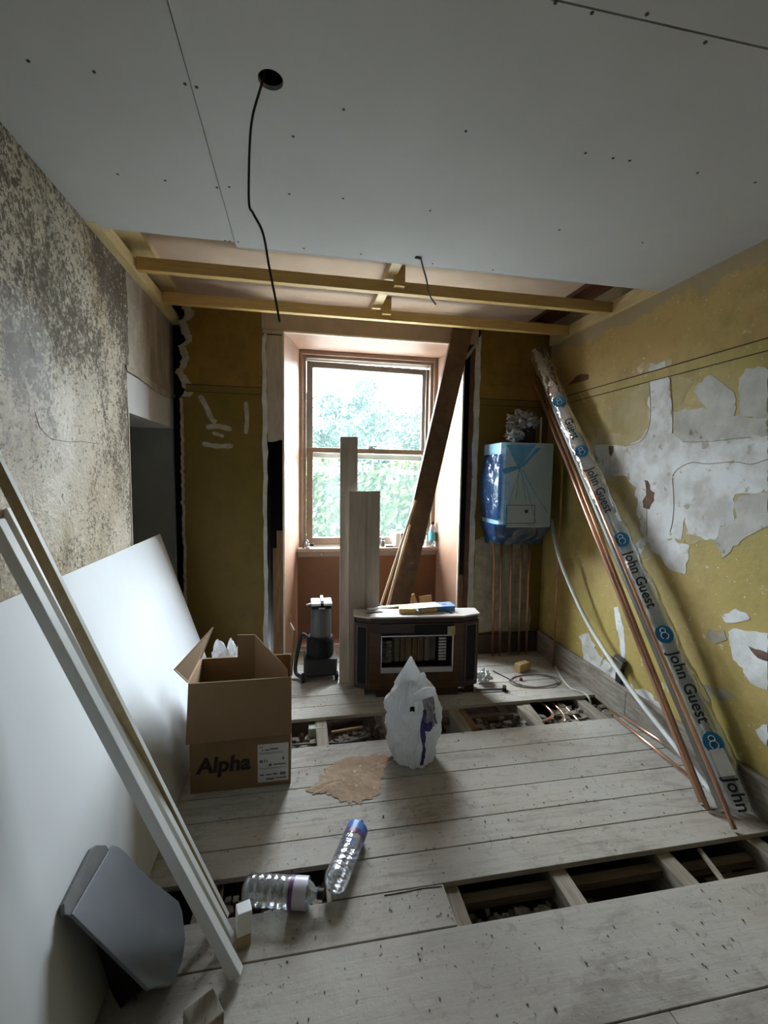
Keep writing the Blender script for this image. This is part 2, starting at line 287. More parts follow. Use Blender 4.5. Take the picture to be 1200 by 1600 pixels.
MT['plank'] = mat('dusty_plank', (0.42, 0.365, 0.31), (0.33, 0.28, 0.23), 4, (10, 10, 1), 0.8, bmp=0.15)
MT['darkbeam'] = mat('dark_stained_timber', (0.115, 0.062, 0.030), (0.07, 0.036, 0.017), 5, (3, 3, 3), 0.6, bmp=0.2, speck=(0.19, 0.11, 0.055), speck_amt=0.66, speck_scale=7)
MT['lath'] = mat('pale_lath', (0.55, 0.42, 0.27), rough=0.75)
MT['card'] = mat('cardboard', (0.27, 0.175, 0.095), (0.235, 0.15, 0.08), 2.5, rough=0.85, bmp=0.05, bscale=60)
MT['ink'] = mat('dark_print', (0.035, 0.022, 0.022), rough=0.7)
MT['paper'] = mat('label_paper', (0.72, 0.73, 0.76), rough=0.6)
MT['greyink'] = mat('grey_print', (0.16, 0.16, 0.18), rough=0.7)
MT['whitepaint'] = mat('white_gloss_paint', (0.83, 0.86, 0.88), (0.76, 0.80, 0.82), 4, rough=0.35, spec=0.5)
MT['tanwood'] = mat('unpainted_tan_back', (0.42, 0.34, 0.21), (0.33, 0.26, 0.15), 5, (6, 6, 6), 0.7)
MT['slate'] = mat('slate_grey_panel', (0.155, 0.17, 0.19), (0.115, 0.13, 0.15), 4, rough=0.42, bmp=0.08, speck=(0.22, 0.23, 0.25), speck_amt=0.70, speck_scale=60)
MT['slate_d'] = mat('dull_grey_panel', (0.17, 0.17, 0.17), (0.12, 0.12, 0.12), 8, rough=0.75, bmp=0.15)
MT['black'] = mat('black_plastic', (0.013, 0.013, 0.014), rough=0.7, spec=0.2)
MT['darkgrey'] = mat('dark_grey_plastic', (0.022, 0.022, 0.022), rough=0.6, spec=0.3)
MT['grey'] = mat('grey_plastic', (0.10, 0.104, 0.104), rough=0.45)
MT['palegreen'] = mat('pale_top_plastic', (0.66, 0.71, 0.68), (0.5, 0.56, 0.53), 20, rough=0.4)
MT['steel'] = mat('brushed_steel', (0.62, 0.63, 0.64), rough=0.3, metal=0.9)
MT['darksteel'] = mat('dark_steel', (0.12, 0.12, 0.12), rough=0.4, metal=0.7)
MT['veneer'] = mat('dark_teak_veneer', (0.080, 0.034, 0.011), (0.050, 0.020, 0.007), 4, (2, 2, 12), 0.4, spec=0.5)
MT['veneer_d'] = mat('near_black_surround', (0.045, 0.022, 0.018), (0.03, 0.015, 0.012), 5, rough=0.4)
MT['heatertop'] = mat('painted_light_top', (0.66, 0.62, 0.60), (0.56, 0.52, 0.49), 5, rough=0.4, bmp=0.05)  # pale colour stands in for light reflected off the top
MT['bead'] = mat('dull_bead_trim', (0.20, 0.19, 0.18), rough=0.4, metal=0.5)
MT['radiant'] = mat('grey_radiant', (0.17, 0.165, 0.14), (0.11, 0.10, 0.085), 10, rough=0.8)
MT['radiant_b'] = mat('brown_radiant', (0.19, 0.12, 0.06), (0.12, 0.07, 0.035), 10, rough=0.8)
MT['log'] = mat('grey_log_effect', (0.22, 0.22, 0.22), (0.09, 0.09, 0.09), 18, rough=0.85, bmp=0.4)
MT['louvre'] = mat('white_louvre', (0.62, 0.64, 0.66), rough=0.5)
MT['tagyellow'] = mat('yellow_tag', (0.45, 0.36, 0.10), rough=0.6)
MT['bluepaper'] = mat('blue_leaflet', (0.12, 0.24, 0.62), (0.2, 0.35, 0.75), 30, rough=0.5)
MT['palepaper'] = mat('pale_paper', (0.72, 0.80, 0.82), rough=0.6)
MT['offcut'] = mat('pine_offcut', (0.60, 0.42, 0.20), (0.48, 0.31, 0.13), 8, rough=0.7, bmp=0.1)
MT['copper'] = mat('copper_pipe', (0.90, 0.58, 0.45), (0.82, 0.49, 0.36), 5, rough=0.33, metal=0.95)
MT['copper_d'] = mat('dull_copper_pipe', (0.55, 0.33, 0.21), (0.42, 0.24, 0.15), 9, rough=0.35, metal=0.8)
MT['whitepipe'] = mat('white_plastic_pipe', (0.78, 0.82, 0.83), rough=0.35, spec=0.5)
MT['greypipe'] = mat('pale_grey_hose', (0.62, 0.63, 0.58), rough=0.45)
MT['sleeve'] = film('clear_sleeve_film', (0.95, 0.97, 0.98), 0.62, 0.40, 0.12, (0.82, 0.86, 0.88), 1.0, 16)
MT['wrap'] = film('crinkled_clear_wrap', (0.85, 0.84, 0.82), 0.45, 0.35, 0.15, (0.42, 0.40, 0.38), 1.0, 26)
MT['blueink'] = mat('blue_logo_print', (0.025, 0.20, 0.43), rough=0.4)
MT['whiteink'] = mat('white_print', (0.72, 0.80, 0.84), rough=0.4)
MT['inkblack'] = mat('black_print', (0.02, 0.02, 0.022), rough=0.4)
MT['boiler'] = mat('film_covered_white_casing', (0.36, 0.45, 0.49), (0.30, 0.39, 0.44), 3, rough=0.25, bmp=0.25, bscale=7, spec=0.6, coat=0.3)
MT['boiler_side'] = mat('blue_film_side', (0.22, 0.44, 0.66), (0.34, 0.56, 0.76), 7, (2, 2, 5), rough=0.18, bmp=0.7, bscale=10, spec=0.7, coat=0.4)
MT['bluefilm'] = film('blue_protective_film', (0.15, 0.35, 0.7), 0.08, 0.06, 0.15, (0.020, 0.055, 0.14), 0.8, 18)
MT['bluecrease'] = mat('bunched_blue_film', (0.06, 0.25, 0.47), (0.10, 0.32, 0.55), 14, rough=0.25, bmp=0.4)
MT['bagwhite'] = film('white_carrier_bag', (1, 1, 1), 0.04, 0.14, 0.35, (0.80, 0.82, 0.85), 0.9, 24)
MT['bagblue'] = mat('blue_bag_print', (0.055, 0.05, 0.22), rough=0.4)
MT['baglilac'] = mat('see_through_bag_side', (0.34, 0.32, 0.42), (0.24, 0.22, 0.34), 18, rough=0.4, bmp=0.4)
MT['bottle'] = film('clear_bottle_plastic', (0.95, 0.97, 0.99), 0.80, 0.42, 0.08, (0.70, 0.74, 0.78), 0.35, 45)
MT['lab_purple'] = mat('purple_label', (0.13, 0.055, 0.16), (0.22, 0.10, 0.24), 25, rough=0.35)
MT['lab_blue'] = mat('blue_label', (0.05, 0.16, 0.55), (0.12, 0.28, 0.68), 25, rough=0.35)
MT['lab_white'] = mat('pale_label', (0.62, 0.60, 0.72), rough=0.35)
MT['sawdust'] = mat('sawdust', (0.43, 0.32, 0.23), (0.33, 0.23, 0.155), 10, rough=1.0, bmp=0.7, bscale=60, speck=(0.68, 0.56, 0.46), speck_amt=0.63, speck_scale=50)
MT['cable'] = mat('black_cable', (0.015, 0.015, 0.016), rough=0.5)
MT['cablegrey'] = mat('grey_cable', (0.17, 0.165, 0.16), rough=0.5)
MT['screw'] = mat('dark_screw', (0.03, 0.03, 0.03), rough=0.6)
MT['insul'] = mat('concrete_block', (0.42, 0.45, 0.41), (0.33, 0.36, 0.32), 16, rough=0.95, bmp=0.4)
MT['soap'] = mat('turquoise_label', (0.10, 0.50, 0.60), rough=0.4)
MT['red'] = mat('red_cap', (0.22, 0.02, 0.03), rough=0.5)
MT['grass'] = mat('grass', (0.025, 0.04, 0.018), (0.014, 0.026, 0.010), 3, rough=0.95)
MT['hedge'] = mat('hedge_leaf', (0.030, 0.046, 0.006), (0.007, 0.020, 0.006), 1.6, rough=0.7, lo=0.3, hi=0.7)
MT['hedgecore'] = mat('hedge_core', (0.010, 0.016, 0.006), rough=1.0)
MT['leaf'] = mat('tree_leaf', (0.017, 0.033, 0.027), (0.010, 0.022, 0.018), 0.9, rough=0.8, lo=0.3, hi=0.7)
MT['rearwall'] = mat('old_brown_paint', (0.20, 0.15, 0.09), (0.15, 0.11, 0.06), 3, rough=0.8)
MT['slab_pale'] = mat('pale_bounce_slab', (0.36, 0.36, 0.355), (0.30, 0.30, 0.295), 2, rough=0.9)  # pale, for the added slab that bounces daylight indoors
MT['bark'] = mat('bark', (0.07, 0.055, 0.04), rough=1.0)
MT['stone'] = mat('outer_stone', (0.35, 0.33, 0.30), (0.25, 0.24, 0.21), 6, rough=0.9, bmp=0.3)
def m_glass():
    m, N, L, B = nt('dirty_window_glass'); N.remove(B); out = N['Material Output']
    t = N.new('ShaderNodeBsdfTransparent'); t.inputs['Color'].default_value = (0.94, 0.97, 0.97, 1)
    tr = N.new('ShaderNodeBsdfTranslucent'); tr.inputs['Color'].default_value = (0.55, 0.80, 0.74, 1)
    g = N.new('ShaderNodeBsdfGlossy'); g.inputs['Roughness'].default_value = 0.02
    v = world_pos(N, L); d = ramp(N, L, noise_n(N, L, v, 5, 6, 0.7), [(0.3, 0.009), (0.75, 0.020)])
    m1 = N.new('ShaderNodeMixShader'); L.new(d, m1.inputs[0]); L.new(t.outputs[0], m1.inputs[1]); L.new(tr.outputs[0], m1.inputs[2])
    m2 = N.new('ShaderNodeMixShader'); m2.inputs[0].default_value = 0.05; L.new(m1.outputs[0], m2.inputs[1]); L.new(g.outputs[0], m2.inputs[2]); L.new(m2.outputs[0], out.inputs['Surface']); return m
MT['glass'] = m_glass()
#@@STRUCTURE
# ================================================================== STRUCTURE
def struct(o, label=None): return tag(o, label, None, None, 'structure')
def jag(p0, p1, amp, n, nrm, seed=0):
    p0, p1 = V(p0), V(p1); out = []
    for i in range(n):
        t = i / n; q = p0.lerp(p1, t); k = noise.noise(V((q.x * 9 + seed, q.y * 9, q.z * 9))) * amp + noise.noise(V((q.x * 31, q.y * 31 + seed, q.z * 31))) * amp * 0.5
        out.append(q + V(nrm) * k)
    return out
# ---- floor: boards, joists, earth
floor = empty('floor', (0.5, 1.5, 0), 'dusty old timber floor with boards lifted in places', kind='structure')
BT = 0.022
_board_cache = {}
def board(x0, x1, y0, y1, name='floorboard', m='board', dz=0.0):
    key = (round(x1 - x0, 3), round(y1 - y0, 3), m)
    g = 0.0022
    if key not in _board_cache:
        mb = MB(); mb.box((0, 0, -BT), (x1 - x0 - g, y1 - y0 - 2 * g, 0)); me = mb.mesh('floorboard'); _board_cache[key] = me
    return link(name, _board_cache[key], MT[m], floor, (x0, y0 + g, dz), bevel=0.002)
rowsB = [2.405, 2.23, 2.075, 1.925, 1.765, 1.628, 1.476]
rb = random.Random(3)
for i in range(len(rowsB) - 1):
    y1, y0 = rowsB[i], rowsB[i + 1]
    if i == 5:                                          # row with the hole where the bottles lie
        board(0.115, XR, y0, y1, dz=-0.001)
    else:
        board(XL, XR, y0, y1, dz=rb.uniform(-0.002, 0))
board(XL, 0.522, 1.318, 1.476, dz=-0.001)
MB().tube(curve_pts([FZ(600, 1399, 0.0005), FZ(630, 1394, 0.0005), FZ(660, 1388, 0.0005), FZ(690, 1385, 0.0005)], 5), 0.0014, 5).build('split', MT['shadow_crack'], floor)
for i, (y0, y1) in enumerate(((2.69, 2.83), (2.83, 2.97), (2.97, 3.11), (3.11, 3.25), (3.25, 3.39), (3.39, 3.5))):
    board(XL, XR, y0, y1, dz=-0.001 * (i % 2))
for y0, y1 in ((3.5, 3.64), (3.64, 3.78), (3.78, 3.88)): board(-0.07, 1.23, y0, y1)
for (x0, x1, y0, y1) in ((XL, XR, 0.985, 1.316), (XL, 1.03, 0.10, 0.985), (1.03, XR, 0.10, 0.985), (XL, 0.5, -1.1, 0.10), (0.5, XR, -1.1, 0.10), (XL, XR, -1.75, -1.1)):
    board(x0, x1, y0, y1, 'floor_panel', 'sheet')
for x in (-0.80, -0.33, 0.13, 0.545, 0.985, 1.455, 1.90):
    MB().box((x - 0.033, -1.7, -0.19), (x + 0.033, 3.5, -BT - 0.001)).build('joist', MT['joist'], floor)
for (x0, x1, y, z) in ((0.58, 0.95, 1.455, -0.055), (1.02, 1.42, 1.455, -0.055), (1.49, 1.86, 1.45, -0.07), (1.60, 1.86, 1.40, -0.10), (1.02, 1.42, 2.66, -0.06), (0.58, 0.95, 2.67, -0.07)):
    MB().box((x0, y - 0.02, z - 0.03), (x1, y + 0.02, z)).build('nogging', MT['nogging'], floor)
MB().bar((1.63, 1.475, -0.03), (1.585, 1.305, -0.03), 0.012, 0.016).build('lath_strip', MT['joist'], floor)
def earth(u, v):
    x, y = XL - 0.2 + u * (XR - XL + 0.4), -1.8 + v * 5.4
    return (x, y, -0.20 + 0.05 * noise.noise(V((x * 3, y * 3, 0))) + 0.025 * noise.noise(V((x * 13, y * 13, 4))))
struct(MB().grid(earth, 90, 140).build('ground', MT['earth'], smooth=True), 'dark earth under the lifted floorboards')
rr = random.Random(11); mb = MB()
def chunk(mb, c, r):
    vs = []
    for sx in (-1, 1):
        for sy in (-1, 1):
            for sz in (-1, 1): vs.append(V(c) + V((sx * r * rr.uniform(0.5, 1.2), sy * r * rr.uniform(0.5, 1.2), sz * r * rr.uniform(0.4, 0.9))))
    mb.add(vs, [(0, 1, 3, 2), (4, 6, 7, 5), (0, 4, 5, 1), (2, 3, 7, 6), (0, 2, 6, 4), (1, 5, 7, 3)])
def scatter(mb, x0, x1, y0, y1, n, zl, zh, r0, r1):
    for _ in range(n):
        chunk(mb, (rr.uniform(x0, x1), rr.uniform(y0, y1), rr.uniform(zl, zh)), rr.uniform(r0, r1))
scatter(mb, -0.05, 0.55, 2.42, 2.67, 330, -0.16, -0.075, 0.006, 0.02); scatter(mb, 1.1, 2.0, 2.42, 2.67, 380, -0.17, -0.07, 0.006, 0.022); scatter(mb, 1.65, 2.02, 2.45, 2.66, 200, -0.11, -0.05, 0.008, 0.025)
scatter(mb, -0.3, 0.1, 1.48, 1.6, 260, -0.15, -0.05, 0.006, 0.017); scatter(mb, 0.6, 0.94, 1.31, 1.43, 150, -0.16, -0.09, 0.005, 0.018); scatter(mb, 1.03, 1.95, 1.31, 1.45, 150, -0.19, -0.15, 0.006, 0.02)
tag(mb.build('rubble', MT['rubble']), 'loose broken rubble and dust lying under the lifted boards', 'rubble', kind='stuff')
rr = random.Random(17); mb = MB()
for x0, x1, y0, y1, n_ in ((-0.4, 1.9, 1.50, 2.38, 170), (-0.5, 2.0, 1.0, 1.30, 120), (1.25, 1.95, 2.72, 3.4, 70), (0.0, 0.5, 2.72, 3.3, 45), (0.3, 0.55, 1.33, 1.46, 25), (-0.35, 0.1, 1.33, 1.46, 25)):
    for _ in range(n_):
        r = rr.uniform(0.0008, 0.0028) * (1.5 if rr.random() < 0.06 else 1); chunk(mb, (rr.uniform(x0, x1), rr.uniform(y0, y1), 0.0012 + r * 0.4), r)
tag(mb.build('debris', MT['crumbs'], floor), 'tiny crumbs of plaster and dirt strewn over the floorboards', kind='stuff')
# ---- walls
TH = 0.30
# left wall: mouldy plaster round the opening
ay0, ay1, az = 2.685, 3.62, 2.04
wl = empty('wall_left', (XL, 1.0, 0), 'mouldy damp-stained plaster wall', kind='structure')
mb = MB(); mb.box((XL - TH, -1.75, -0.3), (XL, ay0, 2.76)); mb.build('plaster_face', MT['mould'], wl, origin=(XL, 0, 0))
MB().box((XL - TH, ay0, az), (XL, ay1, 2.76)).build('plaster_over_opening', MT['mould'], wl, origin=(XL, 0, 0))
mb = MB(); mb.box((XL - TH, ay0 + 0.002, 1.815), (XL - 0.004, ay1 - 0.02, az - 0.012)).build('lintel_board', MT['gypsum'], wl, origin=(XL, 2.7, 1.8))
mb = MB(); mb.box((XL - 1.6, ay1 - 0.02, -0.3), (XL - 0.01, ay1 + 0.1, 2.2)); mb.box((XL - 1.65, ay0 - 0.3, -0.3), (XL - 1.6, ay1 + 0.1, 2.2)); mb.box((XL - 1.6, ay0 - 0.3, 1.95), (XL - TH, ay1, 2.0)); mb.box((XL - 1.6, ay0 - 0.32, -0.3), (XL - TH, ay0 - 0.3, 2.2))
mb.box((XL - 1.6, ay0 - 0.3, -0.1), (XL, ay1, -0.02)); mb.build('passage_lining', MT['gypsum_d'], wl, origin=(XL, 2.7, 0))
MB().box((XL - 0.02, ay0 - 0.004, 0.0), (XL + 0.004, ay0 + 0.003, az - 0.2)).build('edge_bead', MT['whiteedge'], wl)
p = [FX(x, y, XL + 0.001) for x, y in ((196, 570), (214, 578), (240, 598), (262, 613), (274, 617), (274, 622), (258, 620), (236, 606), (214, 589), (197, 579))]
MB().prism(p, (0.006, 0, 0)).build('broken_plaster_edge', MT['plaster_edge'], wl, fixn=True)
for pts in (((55, 645), (62, 668), (80, 686), (104, 690), (128, 690), (152, 693)),):
    MB().tube([FX(x, y, XL + 0.0008) for x, y in pts], 0.0011, 5).build('crack', MT['shadow_crack'], wl)
# back wall
wb = empty('wall_back', (0.6, YB, 0), 'ochre painted wall round the window', kind='structure')
cavx0, cavx1 = -0.243, 1.385
def plate(poly, y, t, name, m, par, bev=0): return MB().prism([(x, y, z) for x, z in poly], (0, t, 0)).build(name, MT[m], par, fixn=True)
le = [(-0.838 + 0.014 * noise.noise(V((0, 0, z * 5))) + 0.012 * noise.noise(V((3, 0, z * 31))), z) for z in [0.025 * k for k in range(-12, 82)]]
up = [(-0.812 + 0.07 * noise.noise(V((1.3, 0.4, z * 6.1))) + 0.05 * noise.noise(V((5.2, 0.3, z * 17))) + 0.02 * noise.noise(V((2.1, 0, z * 53))), z) for z in [2.035 + 0.0125 * k for k in range(0, 56)]]
poly = le + up + [(cavx0, 2.76), (cavx0, -0.3)]
plate(poly, YB, 0.05, 'paint_face', 'ochre_shaded', wb)
plate([(x - 0.004, z) for x, z in le] + [(x + 0.016, z) for x, z in reversed(le)], YB - 0.004, 0.003, 'plaster_edge', 'plaster_edge', wb)
plate([(x - 0.012, z) for x, z in up] + [(x + 0.05 + 0.03 * noise.noise(V((9.3, 0.2, z * 9)))+ 0.015 * noise.noise(V((4.3, 0.2, z * 31))), z) for x, z in reversed(up)], YB - 0.004, 0.003, 'plaster_edge', 'plaster_edge', wb)
MB().box((-1.2, 3.64, -0.3), (cavx0 - 0.02, 4.15, 2.76)).build('masonry', MT['cavity_shade'], wb)
MB().box((-0.91, 3.625, -0.3), (-0.78, 3.64, 2.76)).build('masonry', MT['cavity_shade'], wb)
plate([(cavx1 + 0.04, -0.3), (XR + 0.3, -0.3), (XR + 0.3, 2.76), (cavx1 + 0.04, 2.76)], YB, 0.05, 'paint_face', 'ochre_shaded', wb)
MB().box((cavx1 + 0.04, YB + 0.05, -0.3), (XR + 0.3, 4.15, 2.76)).build('masonry', MT['cavity_shade'], wb)
# bare plaster strips along the window cavities
def strip(x0, x1, z0, z1, y, name, m, par, amp=0.008, seed=0):
    pts = jag((x0, y, z0), (x0, y, z1), amp, 40, (1, 0, 0), seed) + jag((x1, y, z1), (x1, y, z0), amp, 40, (1, 0, 0), seed + 5)
    return MB().prism(pts, (0, 0.012, 0)).build(name, MT[m], par, fixn=True)
strip(-0.268, -0.238, -0.02, 2.55, YB - 0.006, 'plaster_edge', 'plaster_g', wb, 0.010); strip(cavx1 - 0.006, cavx1 + 0.04, -0.02, 2.62, YB - 0.006, 'plaster_edge', 'plaster_g', wb, 0.010, 3)
p = [(1.43, 0.18), (1.43, 0.97), (1.50, 1.0), (1.72, 1.02), (1.86, 0.98), (1.93, 0.9), (1.92, 0.6), (1.96, 0.3), (1.95, 0.18)]
pp = []
for i in range(len(p)): pp += jag((p[i][0], YB - 0.004, p[i][1]), (p[(i + 1) % len(p)][0], YB - 0.004, p[(i + 1) % len(p)][1]), 0.02, 6, (0.7, 0, 0.7), i)
MB().prism(pp, (0, 0.003, 0)).build('bare_plaster_patch', MT['plaster_edge'], wb, fixn=True)
# outer courses round the window, closing the cavities
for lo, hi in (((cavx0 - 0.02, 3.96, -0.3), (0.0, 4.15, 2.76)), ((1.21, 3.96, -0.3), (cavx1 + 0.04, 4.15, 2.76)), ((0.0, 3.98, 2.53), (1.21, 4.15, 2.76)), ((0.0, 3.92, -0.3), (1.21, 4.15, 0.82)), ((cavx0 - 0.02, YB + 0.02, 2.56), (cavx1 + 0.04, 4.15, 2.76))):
    MB().box(lo, hi).build('masonry', MT['cavity_shade'], wb)  # blocks coloured near-black to paint the cavities dark
for x0, x1 in ((cavx0 - 0.02, cavx0 - 0.002), (cavx1 + 0.002, cavx1 + 0.04)): MB().box((x0, YB + 0.05, -0.3), (x1, 3.96, 2.6)).build('cavity_side', MT['cavity_shade'], wb)
# picture rail scar
for (x0, x1, y) in ((-0.80, cavx0 - 0.03, YB - 0.0045), (cavx1 + 0.045, XR - 0.001, YB - 0.0045)):
    r = empty('trim_1' if x0 < 0 else 'trim_2', ((x0 + x1) / 2, y, 2.07), kind='structure')
    MB().box((x0, y, 2.075), (x1, YB - 0.0005, 2.118)).build('rail_scar', MT['ochre_shaded'], r); MB().box((x0, y - 0.001, 2.118), (x1, YB - 0.0005, 2.126)).build('rail_shadow_line', MT['shadow_crack'], r); MB().box((x0, y - 0.0006, 2.070), (x1, YB - 0.0005, 2.075)).build('rail_shadow_line', MT['shadow_crack'], r)  # dark strips stand in for the shadow lines along the scar
# faint paint strokes
for pts, w in (([(312, 618), (322, 635), (331, 655), (338, 660)], 0.034), ([(322, 668), (340, 666), (362, 671)], 0.036), ([(316, 693), (338, 697), (364, 697)], 0.034), ([(384, 628), (386, 655), (384, 678)], 0.030), ([(332, 676), (350, 682)], 0.028)):
    q = curve_pts([FY(x, y, YB) for x, y in pts], 6); L_, R_ = [], []
    for i, c in enumerate(q):
        d = (q[min(i + 1, len(q) - 1)] - q[max(i - 1, 0)]).normalized(); s = V((-d.z, 0, d.x)); k = w / 2 * (1 + 0.3 * noise.noise(c * 25)) * (0.6 if i in (0, len(q) - 1) else 1)
        L_.append(c + s * k); R_.append(c - s * k)
    MB().prism([(a.x, YB - 0.0012, a.z) for a in L_ + R_[::-1]], (0, 0.001, 0)).build('paint_stroke', MT['plaster_edge'], wb, fixn=True)
# right wall
wr = empty('wall_right', (XR, 1.0, 0), 'yellow ochre wall with white plaster patches', kind='structure')
MB().box((XR, -1.75, -0.3), (XR + TH, YB + 0.2, 2.76)).build('paint_face', MT['ochre'], wr, origin=(XR, 0, 0))
def wpatch(px, m, t, name='plaster_patch', amp=5, sub=6, seed=0):
    q = []
    for i in range(len(px)):
        a, b = V((*px[i], 0)), V((*px[(i + 1) % len(px)], 0)); n_ = max(1, int((b - a).length / sub))
        for k in range(n_):
            c = a.lerp(b, k / n_); c += V((noise.noise(c * 0.09 + V((seed, 0, 0))), noise.noise(c * 0.09 + V((0, seed + 7, 3))), 0)) * amp + V((noise.noise(c * 0.3), noise.noise(c * 0.3 + V((9, 9, 9))), 0)) * amp * 0.4
            q.append(FX(c.x, c.y, XR))
    return MB().prism(q, (-t, 0, 0)).build(name, MT[m], wr, fixn=True)
def KX(pts, s=320 / 1200, ox=880, oy=560): return [(ox + x * s, oy + y * s) for x, y in pts]
wpatch(KX([(240, 320), (330, 260), (480, 130), (510, 60), (660, 80), (760, 140), (700, 260), (860, 300), (860, 480), (480, 500), (360, 510), (180, 500), (200, 460)]), 'plaster_o', 0.0010, seed=1)
wpatch(KX([(190, 510), (370, 515), (450, 480), (505, 400), (505, 55), (520, 30), (605, 20), (625, 150), (640, 430), (700, 490), (980, 470), (1200, 450), (1200, 780), (1010, 800), (1000, 900), (1010, 960), (930, 990), (890, 1060), (730, 1030), (720, 920), (690, 1060), (640, 1060), (490, 1060), (450, 1160), (410, 1110), (470, 1040), (440, 930), (420, 760), (380, 690), (260, 690), (200, 660)]), 'plaster', 0.0025, seed=2)
wpatch(KX([(150, 500), (240, 430), (420, 450), (480, 380), (470, 40), (640, 5), (660, 200), (680, 420), (1000, 430), (1200, 410), (1200, 830), (1040, 1000), (930, 1090), (700, 1080), (560, 1190), (400, 1160), (380, 980), (340, 720), (180, 700)]), 'plaster_o', 0.0014, amp=9, seed=22)
wpatch(KX([(480, 1055), (650, 1055), (690, 1090), (745, 1090), (715, 1265), (620, 1240), (590, 1190), (570, 1150), (520, 1130)]), 'plaster', 0.0018, seed=3)
wpatch(KX([(760, 190), (830, 110), (880, 100), (960, 160), (1000, 190), (1020, 260), (1010, 340), (1130, 350), (1200, 330), (1200, 470), (870, 490), (700, 490), (645, 430), (640, 320), (720, 300), (840, 290), (800, 240)]), 'plaster_g', 0.0021, seed=4)
wpatch(KX([(1030, 260), (1030, 150), (1070, 60), (1200, 50), (1200, 350), (1130, 355), (1040, 330)]), 'plaster_g', 0.0023, seed=5)
wpatch(KX([(930, 990), (1010, 940), (1020, 800), (1200, 780), (1200, 990), (1080, 1040), (1000, 1100), (940, 1165), (890, 1080), (880, 1050)]), 'plaster_g', 0.0021, seed=6)
wpatch([(x, y) for x, y in ((1138, 986), (1145, 982), (1200, 990), (1200, 1078), (1172, 1068), (1160, 1045), (1145, 1030))], 'plaster', 0.002, amp=3, seed=7)
wpatch([(1125, 962), (1150, 952), (1170, 960), (1172, 968), (1150, 974), (1135, 972)], 'plaster', 0.002, amp=3, seed=8)
wpatch([(1170, 1010), (1200, 1020), (1200, 1033), (1185, 1028)], 'tear', 0.0035, 'torn_lining', amp=3, seed=9)
wpatch([(1105, 985), (1130, 985), (1136, 1000), (1118, 1006), (1106, 998)], 'plaster_edge', 0.002, amp=4, seed=10)
wpatch([(1095, 1068), (1130, 1078), (1150, 1090), (1130, 1095), (1105, 1082)], 'plaster_edge', 0.002, amp=4, seed=11)
wpatch([(1180, 1140), (1200, 1130), (1200, 1165), (1188, 1155)], 'plaster', 0.002, amp=4, seed=12)
wpatch([(958, 950), (966, 948), (974, 980), (978, 1020), (972, 1040), (968, 1000)], 'plaster', 0.0012, amp=3, seed=13)
wpatch([(905, 995), (918, 990), (935, 1020), (960, 1045), (985, 1072), (1010, 1080), (1050, 1115), (1040, 1120), (985, 1088), (940, 1058), (915, 1035)], 'plaster', 0.003, amp=6, seed=14)
wpatch(KX([(482, 715), (500, 715), (515, 770), (540, 790), (530, 830), (505, 880), (470, 870), (470, 840), (490, 800)]), 'tear', 0.004, 'torn_lining', amp=2, sub=3, seed=15)
wpatch(KX([(270, 515), (298, 512), (295, 545), (283, 575), (272, 560)]), 'tear', 0.004, 'torn_lining', amp=1, sub=3, seed=16)
wpatch(KX([(30, 160), (70, 110), (110, 90), (150, 95), (152, 122), (90, 140)]), 'apron', 0.0015, 'scorched_paint', amp=2, sub=4, seed=17)
for pts in (((640, 690), (670, 650), (750, 610), (850, 618), (1000, 605), (1100, 620), (1200, 590)), ((370, 512), (450, 490), (500, 410), (512, 300), (505, 150)), ((625, 60), (632, 200), (640, 300), (640, 440)), ((700, 490), (850, 488), (960, 475), (1100, 462)), ((640, 700), (648, 850), (640, 960), (625, 1020)), ((485, 720), (490, 900), (490, 1040))):
    MB().tube(curve_pts([FX(x, y, XR - 0.003) for x, y in KX(pts)], 4), 0.0022, 5).build('crack', MT['plaster_edge'], wr)
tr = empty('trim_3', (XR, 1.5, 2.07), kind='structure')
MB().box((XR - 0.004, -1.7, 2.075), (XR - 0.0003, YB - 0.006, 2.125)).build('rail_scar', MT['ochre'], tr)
MB().box((XR - 0.005, -1.7, 2.125), (XR - 0.0003, YB - 0.006, 2.131)).build('rail_shadow_line', MT['shadow_crack'], tr); MB().box((XR - 0.0045, -1.7, 2.071), (XR - 0.0003, YB - 0.006, 2.075)).build('rail_shadow_line', MT['shadow_crack'], tr)
# skirtings
br = empty('baseboard_right', (XR - 0.02, 2, 0), kind='structure')
MB().box((XR - 0.026, 2.4, -0.02), (XR - 0.001, YB - 0.025, 0.165)).build('skirting_board', MT['skirt'], br, bevel=0.003)
MB().box((XR - 0.026, -1.7, 0.001), (XR - 0.001, 2.398, 0.165)).build('skirting_board', MT['skirt'], br, bevel=0.003)
MB().box((XR - 0.034, -1.7, 0.165), (XR - 0.001, YB - 0.03, 0.185)).build('skirting_cap', MT['skirt'], br, bevel=0.004)
bb = empty('baseboard_back', (1.7, YB - 0.02, 0), kind='structure')
MB().box((cavx1 + 0.05, YB - 0.022, 0.001), (XR - 0.03, YB - 0.005, 0.17)).build('skirting_board', MT['darkskirt'], bb, bevel=0.003)
# rear wall behind the camera
RY_ = -1.7
wre = empty('wall_rear', (0.5, RY_, 0), kind='structure')
MB().box((XL - 0.3, RY_ - 0.12, -0.3), (XR + 0.3, RY_, 2.76)).build('plaster_face', MT['rearwall'], wre)
